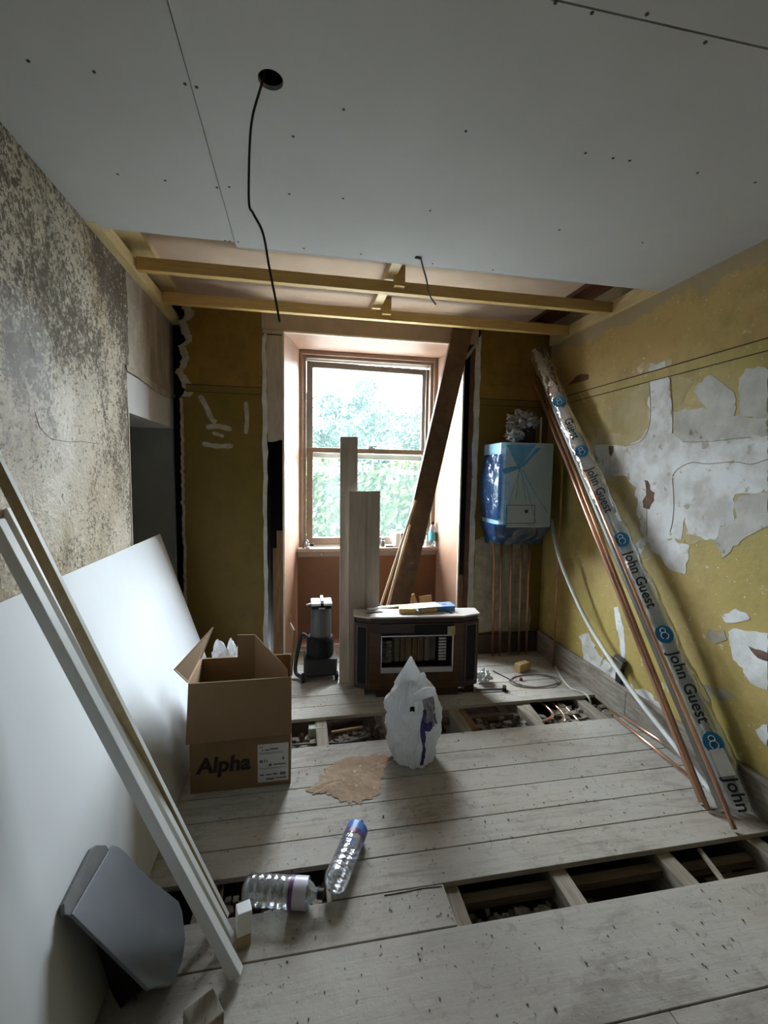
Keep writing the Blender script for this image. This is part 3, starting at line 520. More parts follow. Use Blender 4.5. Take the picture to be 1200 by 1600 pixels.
# ---- ceilings
ce = empty('ceiling', (0.5, 1.5, ZC), 'new grey plasterboard ceiling over timber battens', kind='structure')
CT = 0.0125
MB().box((XL + 0.004, 1.0185, ZC), (-0.2965, 2.285, ZC + CT)).build('plasterboard_sheet', MT['gypsum'], ce)
hc, hr = V((-0.077, 1.358)), 0.034
mb = MB(); n = 32; S_ = 0.08
for zz, flip in ((ZC, True), (ZC + CT, False)):
    ring = [(hc.x + hr * math.cos(2 * math.pi * k / n), hc.y + hr * math.sin(2 * math.pi * k / n), zz) for k in range(n)]
    sq = []
    for k in range(n):
        a = 2 * math.pi * k / n; c, s = math.cos(a), math.sin(a); q = S_ / max(abs(c), abs(s)); sq.append((hc.x + c * q, hc.y + s * q, zz))
    mb.add(ring + sq, [(k, (k + 1) % n, n + (k + 1) % n, n + k)[::1 if flip else -1] for k in range(n)])
    x0, x1, y0, y1 = -0.2935, XR - 0.004, 1.0185, 2.325
    for (a, b, c, d) in ((x0, hc.x - S_, y0, y1), (hc.x + S_, x1, y0, y1), (hc.x - S_, hc.x + S_, y0, hc.y - S_), (hc.x - S_, hc.x + S_, hc.y + S_, y1)):
        f = [(a, c, zz), (b, c, zz), (b, d, zz), (a, d, zz)]; mb.add(f, [(0, 3, 2, 1) if flip else (0, 1, 2, 3)])
ring0 = [(hc.x + hr * math.cos(2 * math.pi * k / n), hc.y + hr * math.sin(2 * math.pi * k / n), ZC) for k in range(n)]
mb.add(ring0 + [(x, y, ZC + CT) for x, y, z in ring0], [(k, n + k, n + (k + 1) % n, (k + 1) % n) for k in range(n)])
x0, x1, y0, y1 = -0.2935, XR - 0.004, 1.0185, 2.325
mb.add([(x0, y0, ZC), (x1, y0, ZC), (x1, y1, ZC), (x0, y1, ZC), (x0, y0, ZC + CT), (x1, y0, ZC + CT), (x1, y1, ZC + CT), (x0, y1, ZC + CT)], [(0, 1, 5, 4), (1, 2, 6, 5), (2, 3, 7, 6), (3, 0, 4, 7)])
mb.build('plasterboard_sheet', MT['gypsum'], ce)
for x0, x1 in ((XL + 0.004, 0.30), (0.303, XR - 0.004)): MB().box((x0, -1.69, ZC), (x1, 1.0135, ZC + CT)).build('plasterboard_sheet', MT['gypsum'], ce)
MB().box((-0.29, 2.326, ZC - 0.001), (XR - 0.03, 2.332, ZC + CT)).build('paper_edge', MT['gypsum_edge'], ce)
# battens and wall plates
zb = ZC + CT
for y, z in ((2.20, 0), (2.722, 0), (3.20, 0), (1.9, 0), (1.5, 0), (1.05, 0)):
    if y > 1.6 or y < 1.3: MB().box((XL + 0.05, y, zb), (XR - 0.03, y + 0.045, zb + 0.066)).build('batten', MT['pine'], ce, bevel=0.001)
MB().box((XL + 0.001, 2.24, zb - 0.014), (XL + 0.047, 3.62, zb + 0.055)).build('wall_plate', MT['pine_y'], ce, bevel=0.001)
MB().box((XR - 0.030, 2.24, zb - 0.010), (XR - 0.001, 3.48, zb + 0.075)).build('wall_plate', MT['pine_y'], ce, bevel=0.001)
MB().box((XL + 0.001, 2.2, 2.68), (XL + 0.13, 3.48, 2.715)).build('wall_plate', MT['pine_y'], ce)
MB().box((0.500, 2.28, 2.66), (0.56, 3.47, 2.705)).build('binder', MT['pine_y'], ce, bevel=0.001)
hpx = FY(616, 447, 2.69).x; MB().box((hpx, 2.676, zb + 0.024), (hpx + 0.062, 2.7205, 2.718)).build('hanger', MT['pine'], ce, bevel=0.001)
hpx = FY(597, 489, 3.17).x; MB().box((hpx, 3.155, zb + 0.026), (hpx + 0.062, 3.1985, 2.718)).build('hanger', MT['pine'], ce, bevel=0.001)
# old ceiling above with a torn opening
cu = empty('ceiling_upper', (0.5, 3, 2.72), 'older board ceiling above the new battens', kind='structure')
MB().box((XL - 0.1, 1.9, 2.72), (1.775, 3.6, 2.735)).build('old_ceiling_board', MT['oldceil'], cu)
MB().box((1.775, 1.9, 2.72), (XR + 0.1, 2.2, 2.735)).build('old_ceiling_board', MT['oldceil'], cu)
MB().box((XL - 0.3, -1.85, 2.76), (XR + 0.3, 1.9, 2.80)).build('upper_deck', MT['cavity_shade'], cu)
MB().box((XL - 0.3, 1.9, 2.95), (XR + 0.3, 4.15, 3.0)).build('upper_deck', MT['redwood'], cu)
MB().box((XR + 0.1, 1.9, 2.72), (XR + 0.3, 4.15, 3.0)).build('upper_deck', MT['cavity_shade'], cu); MB().box((XL - 0.3, 1.9, 2.72), (XL - 0.1, 4.15, 3.0)).build('upper_deck', MT['cavity_shade'], cu); MB().box((XL - 0.3, 3.6, 2.76), (XR + 0.3, 4.15, 2.95)).build('upper_deck', MT['cavity_shade'], cu); MB().box((XL - 0.3, 1.86, 2.72), (XR + 0.3, 1.9, 3.0)).build('upper_deck', MT['cavity_shade'], cu)
for x in (1.80, 1.965): MB().box((x, 1.95, 2.74), (x + 0.05, 3.58, 2.94)).build('old_joist', MT['redwood'], cu)
MB().box((1.87, 1.95, 2.78), (1.885, 3.58, 2.80)).build('lath_strip', MT['pine_y'], cu)
# screw heads
me = None
for x, y in ((44, 95), (147, 112), (289, 131), (307, 136), (184, 272), (258, 282), (339, 293), (358, 292), (452, 303), (536, 310), (537, 171), (458, 213), (728, 205), (915, 239), (958, 247), (984, 251), (874, 359), (672, 329), (1090, 270), (1004, 379), (676, 412), (770, 422), (475, 388), (564, 397), (925, 20), (1011, 22), (1102, 66), (868, 4), (352, 376), (359, 377), (372, 378), (1180, 285)):
    q = FZ(x, y, ZC)
    if me is None: me = MB().lathe((0, 0, -0.0012), (0, 0, 1), [(0, 0.0045), (0.0011, 0.0048)], 10).mesh('screw')
    link('screw', me, MT['screw'], ce, q)
# ---- window
w1 = empty('window_1', (0.605, 3.94, 0.85), 'tall sash window in a deep salmon-painted recess', kind='structure')
zs, zh = 0.86, 2.535
def quadslab(a, b, c, d, t, name, m, smooth=False): return MB().prism([a, b, c, d], t).build(name, MT[m], w1, fixn=True)
quadslab((-0.113, YB - 0.005, 0.0), (0.0, 3.95, 0.0), (0.0, 3.95, zh), (-0.113, YB - 0.005, zh), (-0.014, 0.004, 0), 'reveal_panel', 'reveal')
quadslab((1.282, YB - 0.005, 0.0), (1.207, 3.95, 0.0), (1.207, 3.95, zh), (1.282, YB - 0.005, zh), (0.014, 0.003, 0), 'reveal_panel', 'reveal')
MB().box((-0.13, YB - 0.004, zh), (1.30, 3.99, zh + 0.02)).build('reveal_head', MT['reveal'], w1)
MB().box((-0.122, YB - 0.012, 0.0), (-0.110, YB - 0.001, zh)).build('chipped_edge', MT['whiteedge'], w1)
MB().box((1.279, YB - 0.014, 0.0), (1.290, YB - 0.001, zh)).build('chipped_edge', MT['whiteedge'], w1)
MB().box((-0.113, YB - 0.016, zh - 0.006), (1.285, YB - 0.002, zh + 0.006)).build('chipped_edge', MT['whiteedge'], w1)
MB().box((-0.03, 3.885, 0.0), (1.235, 3.91, zs - 0.045)).build('apron_panel', MT['apron'], w1)
MB().box((-0.03, 3.884, zs - 0.075), (1.235, 3.912, zs - 0.028)).build('apron_rail', MT['winframe'], w1)
MB().prism([(-0.024, 3.845, zs - 0.028), (1.222, 3.845, zs - 0.028), (1.205, 3.975, zs - 0.028), (0.002, 3.975, zs - 0.028)], (0, 0, 0.028)).build('window_sill', MT['pinkwood'], w1, fixn=True, bevel=0.004)
# box frame
for lo, hi in (((0.0, 3.945, zs), (0.03, 4.10, zh)), ((1.177, 3.945, zs), (1.207, 4.10, zh)), ((0.03, 3.945, zh - 0.035), (1.177, 4.10, zh))): MB().box(lo, hi).build('frame', MT['pinkwood'], w1, bevel=0.003)
for lo, hi in (((0.03, 3.965, zs), (0.058, 4.10, zh - 0.035)), ((1.149, 3.965, zs), (1.177, 4.10, zh - 0.035)), ((0.058, 3.965, zh - 0.06), (1.149, 4.10, zh - 0.035))): MB().box(lo, hi).build('stop_bead', MT['winframe'], w1, bevel=0.003)
MB().box((0.058, 3.975, zs - 0.02), (1.149, 4.2, zs + 0.012)).build('outer_sill', MT['sashwhite'], w1)
def sash(name, x0, x1, z0, z1, y, st, top, bot, m, mb_=None, tilt=0.0, droop=0.0):
    s = empty(name, ((x0 + x1) / 2, y, z0)); s.parent = w1; place(s, ((x0 + x1) / 2, y, z0), w1)
    def q(x, z): return z - tilt * (x - x0)
    def rail(xa, xb, za, zb, nm, mm):
        MB().prism([(xa, y, q(xa, za)), (xb, y, q(xb, za)), (xb, y, q(xb, zb)), (xa, y, q(xa, zb))], (0, 0.04, 0)).build(nm, MT[mm], s, fixn=True, bevel=0.003)
    rail(x0, x0 + st, z0, z1, 'stile', m); rail(x1 - st, x1, z0, z1, 'stile', m); rail(x0 + st, x1 - st, z1 - top, z1, 'rail', m); rail(x0 + st, x1 - st, z0, z0 + bot, 'rail', mb_ or m)
    MB().prism([(x0 + st - 0.004, y + 0.018, q(x0, z0 + bot - 0.004)), (x1 - st + 0.004, y + 0.018, q(x1, z0 + bot - 0.004)), (x1 - st + 0.004, y + 0.018, q(x1, z1 - top + 0.004)), (x0 + st - 0.004, y + 0.018, q(x0, z1 - top + 0.004))], (0, 0.004, 0)).build('pane', MT['glass'], s, fixn=True)
    return s
sash('lower_sash', 0.062, 1.146, zs + 0.014, 1.725, 3.985, 0.052, 0.042, 0.062, 'winframe')
us = sash('upper_sash', 0.060, 1.150, 1.640, 2.466, 4.035, 0.056, 0.05, 0.05, 'sashgrey', 'sashwhite', tilt=0.012)
mb = MB(); mb.box((0.60, 3.972, 1.727), (0.66, 4.02, 1.735)); mb.lathe((0.63, 3.99, 1.735), (0, 0, 1), [(0, 0.012), (0.012, 0.010), (0.016, 0.004)], 12); mb.bar((0.60, 3.985, 1.742), (0.675, 3.985, 1.748), 0.008, 0.012); mb.build('sash_fastener', MT['sashgrey'], w1)
# sash cord
MB().tube([(1.128, 4.02, 2.48), (1.124, 4.015, 2.0), (1.128, 4.015, 1.73)], 0.004, 6).build('sash_cord', MT['whiteedge'], w1)
# head board and jamb boards left where the old casing was taken off
th = struct(empty('trim_4', (0.55, YB, zh)))
MB().box((-0.262, YB - 0.012, zh + 0.006), (1.40, YB + 0.015, 2.715)).build('head_board', MT['pinkwood'], th, bevel=0.002)
MB().box((-0.262, YB - 0.020, zh - 0.022), (-0.118, YB - 0.003, zh + 0.004)).build('head_board', MT['pinkwood'], th, bevel=0.002); MB().box((-0.268, YB - 0.018, zh + 0.006), (-0.250, YB - 0.003, 2.715)).build('head_block', MT['plaster_edge'], th)
pts = [(cavx0 + 0.002, YB - 0.006, zh - 0.03), (-0.124, YB - 0.006, zh - 0.03)] + jag((-0.124, YB - 0.006, 1.745), (cavx0 + 0.002, YB - 0.006, 1.75), 0.02, 14, (0, 0, 1))
MB().prism(pts, (0, 0.02, 0)).build('jamb_board', MT['rawwood'], th, fixn=True)
MB().box((-0.170, YB + 0.0, 0.0), (-0.124, YB + 0.02, 1.06)).build('jamb_strip', MT['brownwood'], th); MB().box((-0.200, YB + 0.03, 0.0), (-0.165, YB + 0.05, 0.92)).build('jamb_strip', MT['brownwood'], th)
MB().box((1.292, YB + 0.0, 0.0), (1.335, YB + 0.02, 0.68)).build('jamb_strip', MT['brownwood'], th); MB().box((1.345, YB - 0.004, 0.0), (1.382, YB + 0.016, 2.58)).build('jamb_strip', MT['darkbeam'], th)
MB().bar((1.30, YB, 2.43), (1.385, YB, 2.55), 0.03, 0.02, (0, 1, 0)).build('jamb_brace', MT['rawwood'], th)
# ---- outside
def lawn(u, v):
    x, y = -40 + 90 * u, 4.3 + 75 * v
    h = -0.35 + max(0, y - 15) * 0.055 + (max(0, y - 20) ** 1.12) * 0.105 + 0.5 * noise.noise(V((x * 0.07, y * 0.07, 1))) * min(1, max(0, y - 12) / 12) - max(0, y - 24) * max(0, x) * 0.006
    return (x, y, h)
struct(MB().grid(lawn, 60, 60).build('hill', MT['grass'], smooth=True), 'grassy hillside beyond the window')
struct(MB().box((-8, 4.16, -0.42), (14, 9.2, -0.30)).build('bounce_slab', MT['slab_pale'], fixn=False), 'added pale slab, unseen, bouncing daylight to the ceiling')  # out of view; added to bounce daylight up to the ceiling
rh = random.Random(5)
def leaf(mb, c, s, R):
    d = V((R.uniform(-1, 1), R.uniform(-1, 1), R.uniform(-1, 1))).normalized(); a = d.orthogonal().normalized(); b = d.cross(a); c = V(c)
    mb.add([c - a * s, c + b * s * 0.55, c + a * s, c - b * s * 0.55], [(0, 1, 2, 3)])
he = empty('hedge', (2.5, 11.5, -0.35), 'bright green garden hedge below the wooded hill', 'hedge')
mb = MB()
for _ in range(15000):
    x = rh.uniform(-7, 13); top = 1.75 + 0.28 * noise.noise(V((x * 0.8, 0, 0))) + 0.10 * noise.noise(V((x * 3, 2, 0)))
    if rh.random() < 0.75: p = (x, 10.7 + rh.uniform(-0.15, 0.12) + 0.15 * noise.noise(V((x * 2, top, 1))), rh.uniform(-0.4, top))
    else: p = (x, rh.uniform(10.7, 12), top + rh.uniform(-0.12, 0.1))
    leaf(mb, p, rh.uniform(0.05, 0.11), rh)
lv = mb.build('leaves', MT['hedge'], he); lv['kind'] = 'stuff'
MB().box((-7, 10.85, -0.5), (13, 12.0, 1.5)).build('core', MT['hedgecore'], he)
crowns = []
for k in range(3):
    R = random.Random(20 + k); mb = MB()
    for c in range(26):
        t = R.random(); zc = 1.2 + 3.6 * t; rad = 1.75 * math.sin(math.pi * min(1, 0.22 + 0.72 * t)) ; a = R.uniform(0, 6.28); q = rad * math.sqrt(R.random())
        cc = V((q * math.cos(a), q * math.sin(a), zc))
        for _ in range(75):
            d = V((R.gauss(0, 1), R.gauss(0, 1), R.gauss(0, 0.8))).normalized() * R.uniform(0.35, 0.75); leaf(mb, cc + d, R.uniform(0.10, 0.2), R)
    crowns.append(mb.mesh('crown'))
trunk = MB().tube([(0, 0, -0.6), (0.03, 0, 1), (0, 0.05, 2.5), (0.05, 0, 3.6)], 0.1, 8, [0.16, 0.13, 0.09, 0.04]).mesh('trunk')
def hz(x, y): return lawn((x + 40) / 90, (y - 4.3) / 75)[2]
kt = 0
for row, (y, n_, x0, x1) in enumerate(((23, 3, -4, 11), (29, 4, -6, 15), (36, 5, -9, 19), (44, 5, -12, 24))):
    for i in range(n_):
        x = x0 + (x1 - x0) * (i + rh.uniform(0.42, 0.58)) / n_; yy = y + rh.uniform(-0.8, 0.8); z = hz(x, yy)
        t = empty('hillside_tree', (x, yy, z), 'hazy green leafy tree on the hillside outside the window', 'tree', 'trees on the hill outside'); s = 0.95 + 0.10 * row + rh.uniform(-0.1, 0.1); t.scale = (s, s, s * rh.uniform(0.8, 1.0)); t.rotation_euler = (0, 0, rh.uniform(0, 6.28))
        for nm, me, m in (('crown', crowns[kt % 3], 'leaf'), ('trunk', trunk, 'bark')):
            if not me.materials: me.materials.append(MT[m])
            c = bpy.data.objects.new(nm, me); COL.objects.link(c); c.parent = t
        kt += 1
# ================================================================== OBJECTS
# ---- plasterboard sheet leaning on the mouldy wall
bx, tz = -0.546, 1.092; tx = XL + 0.014
sd = V((tx - bx, 0, tz)).normalized(); sn = V((sd.z, 0, -sd.x))          # up the sheet, out of the sheet
lean = empty('plasterboard_sheet', (bx, 1.95, 0), 'large pale plasterboard sheet leaning against the mouldy wall', 'plasterboard')
a, b = V((bx, 0.75, 0.004)), V((tx, 0.75, tz)); c, d = V((tx, 3.15, tz - 0.004)), V((bx, 3.15, 0.004))
MB().prism([a, b, c, d], sn * -0.0125).build('board_face', MT['gypsum_w'], lean, fixn=True)
MB().bar(b + sn * -0.006 + sd * 0.001, c + sn * -0.006 + sd * 0.001, 0.0125, 0.003, sn).build('taped_edge', MT['gypsum_edge'], lean)
def SH(x, y, off): return FP(x, y, V((bx, 1, 0)) + sn * off, sn)

# ---- white painted lengths leaning
def length(foot, top, w, t, side, label, mface, mback):
    o = empty('timber_length', foot, label, 'timber', 'white painted timber lengths'); foot, top = V(foot), V(top)
    d = (top - foot).normalized(); s = V(side); s = (s - d * s.dot(d)).normalized(); n = d.cross(s)
    if n.dot(CAM - foot) < 0: n = -n
    MB().bar(foot, top, w, t, s).build('length', MT[mback], o, bevel=0.0015)
    k = n * (t / 2 + 0.0006) + s * 0.0015
    MB().bar(foot + k + d * 0.001, top + k, w, 0.0012, s).build('painted_face', MT[mface], o)
    MB().bar(foot + s * (w / 2 + 0.0012) + d * 0.001, top + s * (w / 2 + 0.0012), 0.0012, t, s).build('painted_edge', MT['whitepaint'], o)
    return o
def ext(p, q, k): return V(p) + (V(q) - V(p)) * k
f1 = FZ(369, 1522, 0.014); t1 = ext(f1, FX(0, 830, XL + 0.080), 1.02)
length(f1, t1, 0.036, 0.026, (1, -0.2, 0), 'white painted timber length at the front of the leaning bundle', 'whitepaint', 'tanwood')
f2 = FZ(358, 1464, 0.014); t2 = ext(f2, FX(41, 858, XL + 0.062), 1.10)
length(f2, t2, 0.024, 0.018, (1, -0.2, 0), 'narrow white timber length half hidden in the leaning bundle', 'whitepaint', 'tanwood')
f3 = FZ(349, 1434, 0.014); t3 = ext(f3, FX(0, 735, XL + 0.025), 1.02)
length(f3, t3, 0.036, 0.014, (1, -0.2, 0), 'tan-faced timber length reaching highest in the leaning bundle', 'tanwood', 'tanwood')
# short white offcut by their foot
o = empty('timber_offcut', FZ(382, 1478, 0), 'short white painted block standing at the foot of the lengths', 'offcut')
q = FZ(378, 1481, 0)
MB().obox(q + V((0.0, 0.020, 0.018)), (0.021, 0.006, 0), (-0.006, 0.020, 0), (0, 0.003, 0.0175)).build('bare_end', MT['tanwood'], o, bevel=0.002)
MB().obox(q + V((0.002, 0.034, 0.066)), (0.0215, 0.006, 0), (-0.006, 0.0205, 0), (0, 0.010, 0.0295)).build('painted_face', MT['whitepaint'], o, bevel=0.002)
# ---- folded slate-grey panel
pn = empty('grey_panel', FZ(200, 1545, 0), 'dark slate-grey flat panel propped against the plasterboard', 'panel')
A, B_, C_ = SH(176, 1320, 0.04), SH(112, 1428, 0.04), FZ(232, 1545, 0.10)
nrm = (C_ - B_).cross(A - B_).normalized()
if nrm.dot(CAM - B_) < 0: nrm = -nrm
pl = [FP(x, y, B_, nrm) for x, y in ((112, 1428), (175, 1320), (184, 1322), (196, 1331), (215, 1353), (236, 1374), (260, 1393), (279, 1408), (285, 1424), (290, 1468), (285, 1502), (271, 1537), (262, 1540), (246, 1541), (232, 1545))]
MB().prism(pl, nrm * -0.010).build('face_plate', MT['slate'], pn, fixn=True, bevel=0.002)
bk = [SH(100, 1412, 0.016), SH(143, 1326, 0.016), SH(152, 1320, 0.018), SH(166, 1320, 0.022), SH(171, 1328, 0.026), SH(112, 1432, 0.03), SH(101, 1430, 0.022)]
MB().prism(bk, sn * -0.012).build('side_flange', MT['slate_d'], pn, fixn=True, bevel=0.003)
cpl = V((0, 0, 0))
for p in pl: cpl += p / len(pl)
ins = [cpl + (p - cpl) * 0.80 - nrm * 0.012 for p in pl]
lowr = [V((max(p.x - 0.07, bx + 0.022), p.y + 0.01, 0.001)) for p in ins]; nI = len(ins)
MB().add(ins + lowr, [tuple(range(nI)), tuple(range(2 * nI - 1, nI - 1, -1))] + [(i, nI + i, nI + (i + 1) % nI, (i + 1) % nI) for i in range(nI)]).build('under_shadow_wedge', MT['black'], pn, fixn=True)  # added black wedge filling the deep shadow under the plate; also props it
# grey-brown lump of timber at the bottom edge
o = MB().obox(FZ(318, 1592, 0.02), (0.035, 0.022, 0.0), (-0.02, 0.03, 0.004), (0, 0.004, 0.019)).build('timber_offcut', MT['skirt'], bevel=0.003)
tag(o, 'dusty brown timber stub lying below the grey panel', 'offcut')

# ---- cardboard box
bxL, bxR, byF, byB, bz = -0.500, -0.042, 2.115, 2.40, 0.534
cb = empty('cardboard_box', ((bxL + bxR) / 2, (byF + byB) / 2, 0), 'open cardboard box printed Alpha with its flaps up', 'box')
T = 0.006
mb = MB()
mb.box((bxL, byF, 0.001), (bxR, byF + T, bz)); mb.box((bxL, byB - T, 0.001), (bxR, byB, bz)); mb.box((bxL, byF + T, 0.001), (bxL + T, byB - T, bz)); mb.box((bxR - T, byF + T, 0.001), (bxR, byB - T, bz)); mb.box((bxL + T, byF + T, 0.001), (bxR - T, byB - T, 0.008))
mb.build('carton', MT['card'], cb)
MB().prism([(bxL + 0.003, byF - 0.004, bz + 0.004), (bxR + 0.004, byF - 0.004, bz + 0.004), (bxR + 0.005, byF - 0.030, 0.272), (bxL - 0.006, byF - 0.036, 0.268)], (0, -T, 0)).build('front_flap', MT['card'], cb, fixn=True)
fl_t = FY(334, 980, 2.44)
MB().prism([(bxL, byF + 0.01, bz), (bxL, byB, bz), fl_t, V((bxL - 0.055, byF + 0.0, bz + 0.07))], (-T, 0, 0.001)).build('side_flap', MT['card'], cb, fixn=True)
MB().prism([(bxR + 0.001, byF + 0.02, bz - 0.002), (bxR + 0.001, byB, bz - 0.002), FY(453, 973, byB + 0.01), FY(459, 985, byF + 0.16)], (0.007, 0, 0)).build('side_flap', MT['card'], cb, fixn=True)
MB().prism([(bxL + 0.01, byB - 0.001, bz), (bxL + 0.16, byB - 0.001, bz), (bxL + 0.16, byB + 0.03, bz - 0.22), (bxL + 0.01, byB + 0.03, bz - 0.22)], (0, T, 0)).build('back_flap', MT['card'], cb, fixn=True)
i1, i2, i3 = FY(371, 992, 2.375), FY(398, 992, 2.375), FY(453, 1047, 2.17)
MB().prism([V((i1.x, i1.y, 0.02)), V((i2.x, i2.y, 0.02)), i2, i1], (0, 0.005, 0)).build('inner_liner', MT['card'], cb, fixn=True)
MB().prism([V((i2.x, i2.y, 0.02)), V((bxR - 0.012, 2.17, 0.02)), V((bxR - 0.012, 2.17, bz + 0.01)), i2], (0.004, 0.002, 0)).build('inner_liner', MT['card'], cb, fixn=True)
t = text_mesh('Alpha', 0.103, V((bxL + 0.030, byF - 0.0008, 0.098)), (1, 0, 0.0), (0, 0, 1), 0.0005, 0.0038, 0.12); t.build('lettering', MT['ink'], cb)
lb = MB().box((-0.196, byF - 0.0014, 0.022), (-0.052, byF - 0.0004, 0.212)).build('label', MT['paper'], cb)
mb = MB()
yl = byF - 0.0024
for x0, x1, z0, z1 in ((-0.190, -0.172, 0.196, 0.199), (-0.176, -0.170, 0.178, 0.187), (-0.163, -0.142, 0.179, 0.185), (-0.138, -0.100, 0.182, 0.189), (-0.188, -0.075, 0.170, 0.1715), (-0.188, -0.075, 0.163, 0.1645), (-0.187, -0.172, 0.120, 0.134), (-0.166, -0.160, 0.121, 0.134), (-0.155, -0.150, 0.121, 0.134), (-0.082, -0.072, 0.128, 0.142), (-0.146, -0.130, 0.100, 0.112), (-0.122, -0.066, 0.104, 0.110), (-0.19, -0.06, 0.090, 0.0915), (-0.186, -0.166, 0.056, 0.062), (-0.158, -0.132, 0.056, 0.062), (-0.124, -0.104, 0.056, 0.062), (-0.092, -0.066, 0.052, 0.066), (-0.158, -0.12, 0.032, 0.040), (-0.112, -0.062, 0.036, 0.041)):
    mb.box((x0, yl, z0), (x1, yl + 0.0009, z1))
mb.build('print', MT['greyink'], lb)
# crumpled film behind the box
def crumple(name, c, r, m, seed, sub=4, amp=0.45, par=None, freq=9):
    bm = bmesh.new(); bmesh.ops.create_icosphere(bm, subdivisions=sub, radius=1)
    for v in bm.verts:
        n = v.co.normalized(); k = 1 + amp * (abs(noise.noise(n * 1.7 + V((seed, 0, 0)))) * 1.4 - 0.4) + 0.22 * noise.noise(n * 4.1 + V((0, seed, 0))) + 0.10 * noise.noise(n * freq + V((0, 0, seed)))
        v.co = V((n.x * r[0], n.y * r[1], n.z * r[2])) * k
    me = bpy.data.meshes.new(name); bm.to_mesh(me); bm.free()
    zmin = min(v.co.z for v in me.vertices)
    return link(name, me, MT[m], par, c), zmin
o, _z = crumple('plastic_wrap', (-0.40, 2.58, 0.3), (0.10, 0.075, 0.30), 'bagwhite', 3, 5)
tag(o, 'crumpled white plastic wrapping showing over the carton', 'plastic wrap'); o.location.z = 0.002 - _z; zt = max(v.co.z for v in o.data.vertices) - _z
o.scale = (1, 1, 0.57 / zt); o.location.z = 0.002 - _z * 0.57 / zt
# ---- wet vacuum / machine by the window
vc = empty('site_vacuum', (0.165, 3.25, 0), 'grey and black canister vacuum with a pale top', 'vacuum')
vx, vy = 0.140, 3.27
MB().box((vx - 0.11, vy - 0.10, 0.035), (vx + 0.13, vy + 0.10, 0.17)).build('base', MT['darkgrey'], vc, bevel=0.02)
for wx in (-0.115, 0.125):
    w = MB().lathe((vx + wx - 0.012, vy - 0.09, 0.035), (1, 0, 0), [(0, 0.030), (0.006, 0.034), (0.018, 0.034), (0.024, 0.030)], 18).build('wheel', MT['black'], vc); MB().lathe((vx + wx - 0.014, vy - 0.09, 0.035), (1, 0, 0), [(0, 0.014), (0.028, 0.014)], 12).build('hub', MT['grey'], w)
MB().lathe((vx + 0.01, vy, 0.17), (0, 0, 1), [(0, 0.095), (0.02, 0.10), (0.12, 0.098), (0.14, 0.090)], 28).build('motor_housing', MT['black'], vc, smooth=False)
MB().lathe((vx + 0.015, vy, 0.31), (0, 0, 1), [(0, 0.072), (0.015, 0.077), (0.20, 0.074), (0.215, 0.068)], 28).build('canister', MT['grey'], vc)
MB().box((vx - 0.055, vy - 0.075, 0.525), (vx + 0.090, vy + 0.075, 0.552)).build('head_rim', MT['black'], vc, bevel=0.01)
MB().box((vx - 0.058, vy - 0.078, 0.553), (vx + 0.012, vy + 0.075, 0.572)).build('top_cover', MT['palegreen'], vc, bevel=0.005); MB().box((vx + 0.030, vy - 0.078, 0.553), (vx + 0.092, vy + 0.075, 0.572)).build('top_cover', MT['palegreen'], vc, bevel=0.005)
MB().obox((vx + 0.022, vy + 0.0, 0.580), (0.011, 0, 0), (0, 0.075, 0), (0, 0, 0.012)).build('handle', MT['palegreen'], vc, bevel=0.004)
MB().box((vx - 0.005, vy - 0.0775, 0.530), (vx + 0.04, vy - 0.0752, 0.540)).build('badge', MT['steel'], vc)
MB().tube([(vx - 0.058, vy - 0.02, 0.556), (vx - 0.075, vy - 0.03, 0.556), (vx - 0.09, vy - 0.03, 0.550)], 0.007, 8).build('spout', MT['palegreen'], vc)
MB().tube(curve_pts([(vx - 0.09, vy + 0.02, 0.3), (vx - 0.12, vy + 0.03, 0.31), (vx - 0.15, vy + 0.03, 0.2), (vx - 0.17, vy, 0.05), (vx - 0.12, vy - 0.06, 0.025)], 6), 0.014, 10).build('hose', MT['darkgrey'], vc)

# ---- planks in front of the window
def plank(x0, x1, y, z1, t, lean_, label, m='plank', lx=0.0):
    p = [V((x0, y, 0.001)), V((x1, y, 0.001)), V((x1 + lx, y + lean_, z1)), V((x0 + lx, y + lean_, z1 - 0.003))]
    return tag(MB().prism(p, (0, t, 0)).build('plank', MT[m], fixn=True, bevel=0.002), label, 'plank', 'planks standing in front of the window')
plank(FY(531, 1000, 3.125).x, FY(557.5, 1000, 3.125).x, 3.125, FY(545, 682, 3.19).z, 0.028, 0.065, 'tallest narrow grey plank standing before the window')
plank(FY(544.5, 1000, 3.065).x, FY(569.8, 1000, 3.065).x, 3.065, FY(550, 767, 3.10).z, 0.022, 0.035, 'short plank nearest the tall one, beside the heater')
plank(FY(569.5, 1000, 3.075).x, FY(592, 1000, 3.075).x, 3.075, FY(580, 767, 3.11).z, 0.022, 0.035, 'short plank next to the dark slanting beam')
mb = MB(); f_ = FY(606, 1015, 3.40); f_.z = 0.0
bt, bb_ = FY(722, 517, 3.42), FY(623, 945, 3.40)
dirb = (bt - bb_).normalized(); foot = bb_ - dirb * ((bb_.z - 0.012) / dirb.z)
tag(MB().bar(foot, bt + dirb * 0.06, 0.155, 0.045, (1, 0, 0)).build('timber_beam', MT['darkbeam'], bevel=0.003), 'dark stained beam slanting across the window', 'beam')
for (xa, ya, xb, yb, lbl, yy) in ((596, 943, 642, 805, 'upper pale thin lath beside the slanting beam', 3.30), (606, 943, 634, 843, 'shorter pale thin lath tight against the slanting beam', 3.335)):
    p, q = FY(xa, ya, yy), FY(xb, yb, yy + 0.02); d = (q - p).normalized(); ft = p - d * ((p.z - 0.004) / d.z); q = q + d * 0.12
    tag(MB().bar(ft, q, 0.016, 0.010, (1, 0, 0)).build('lath', MT['lath']), lbl, 'lath', 'laths by the beam')
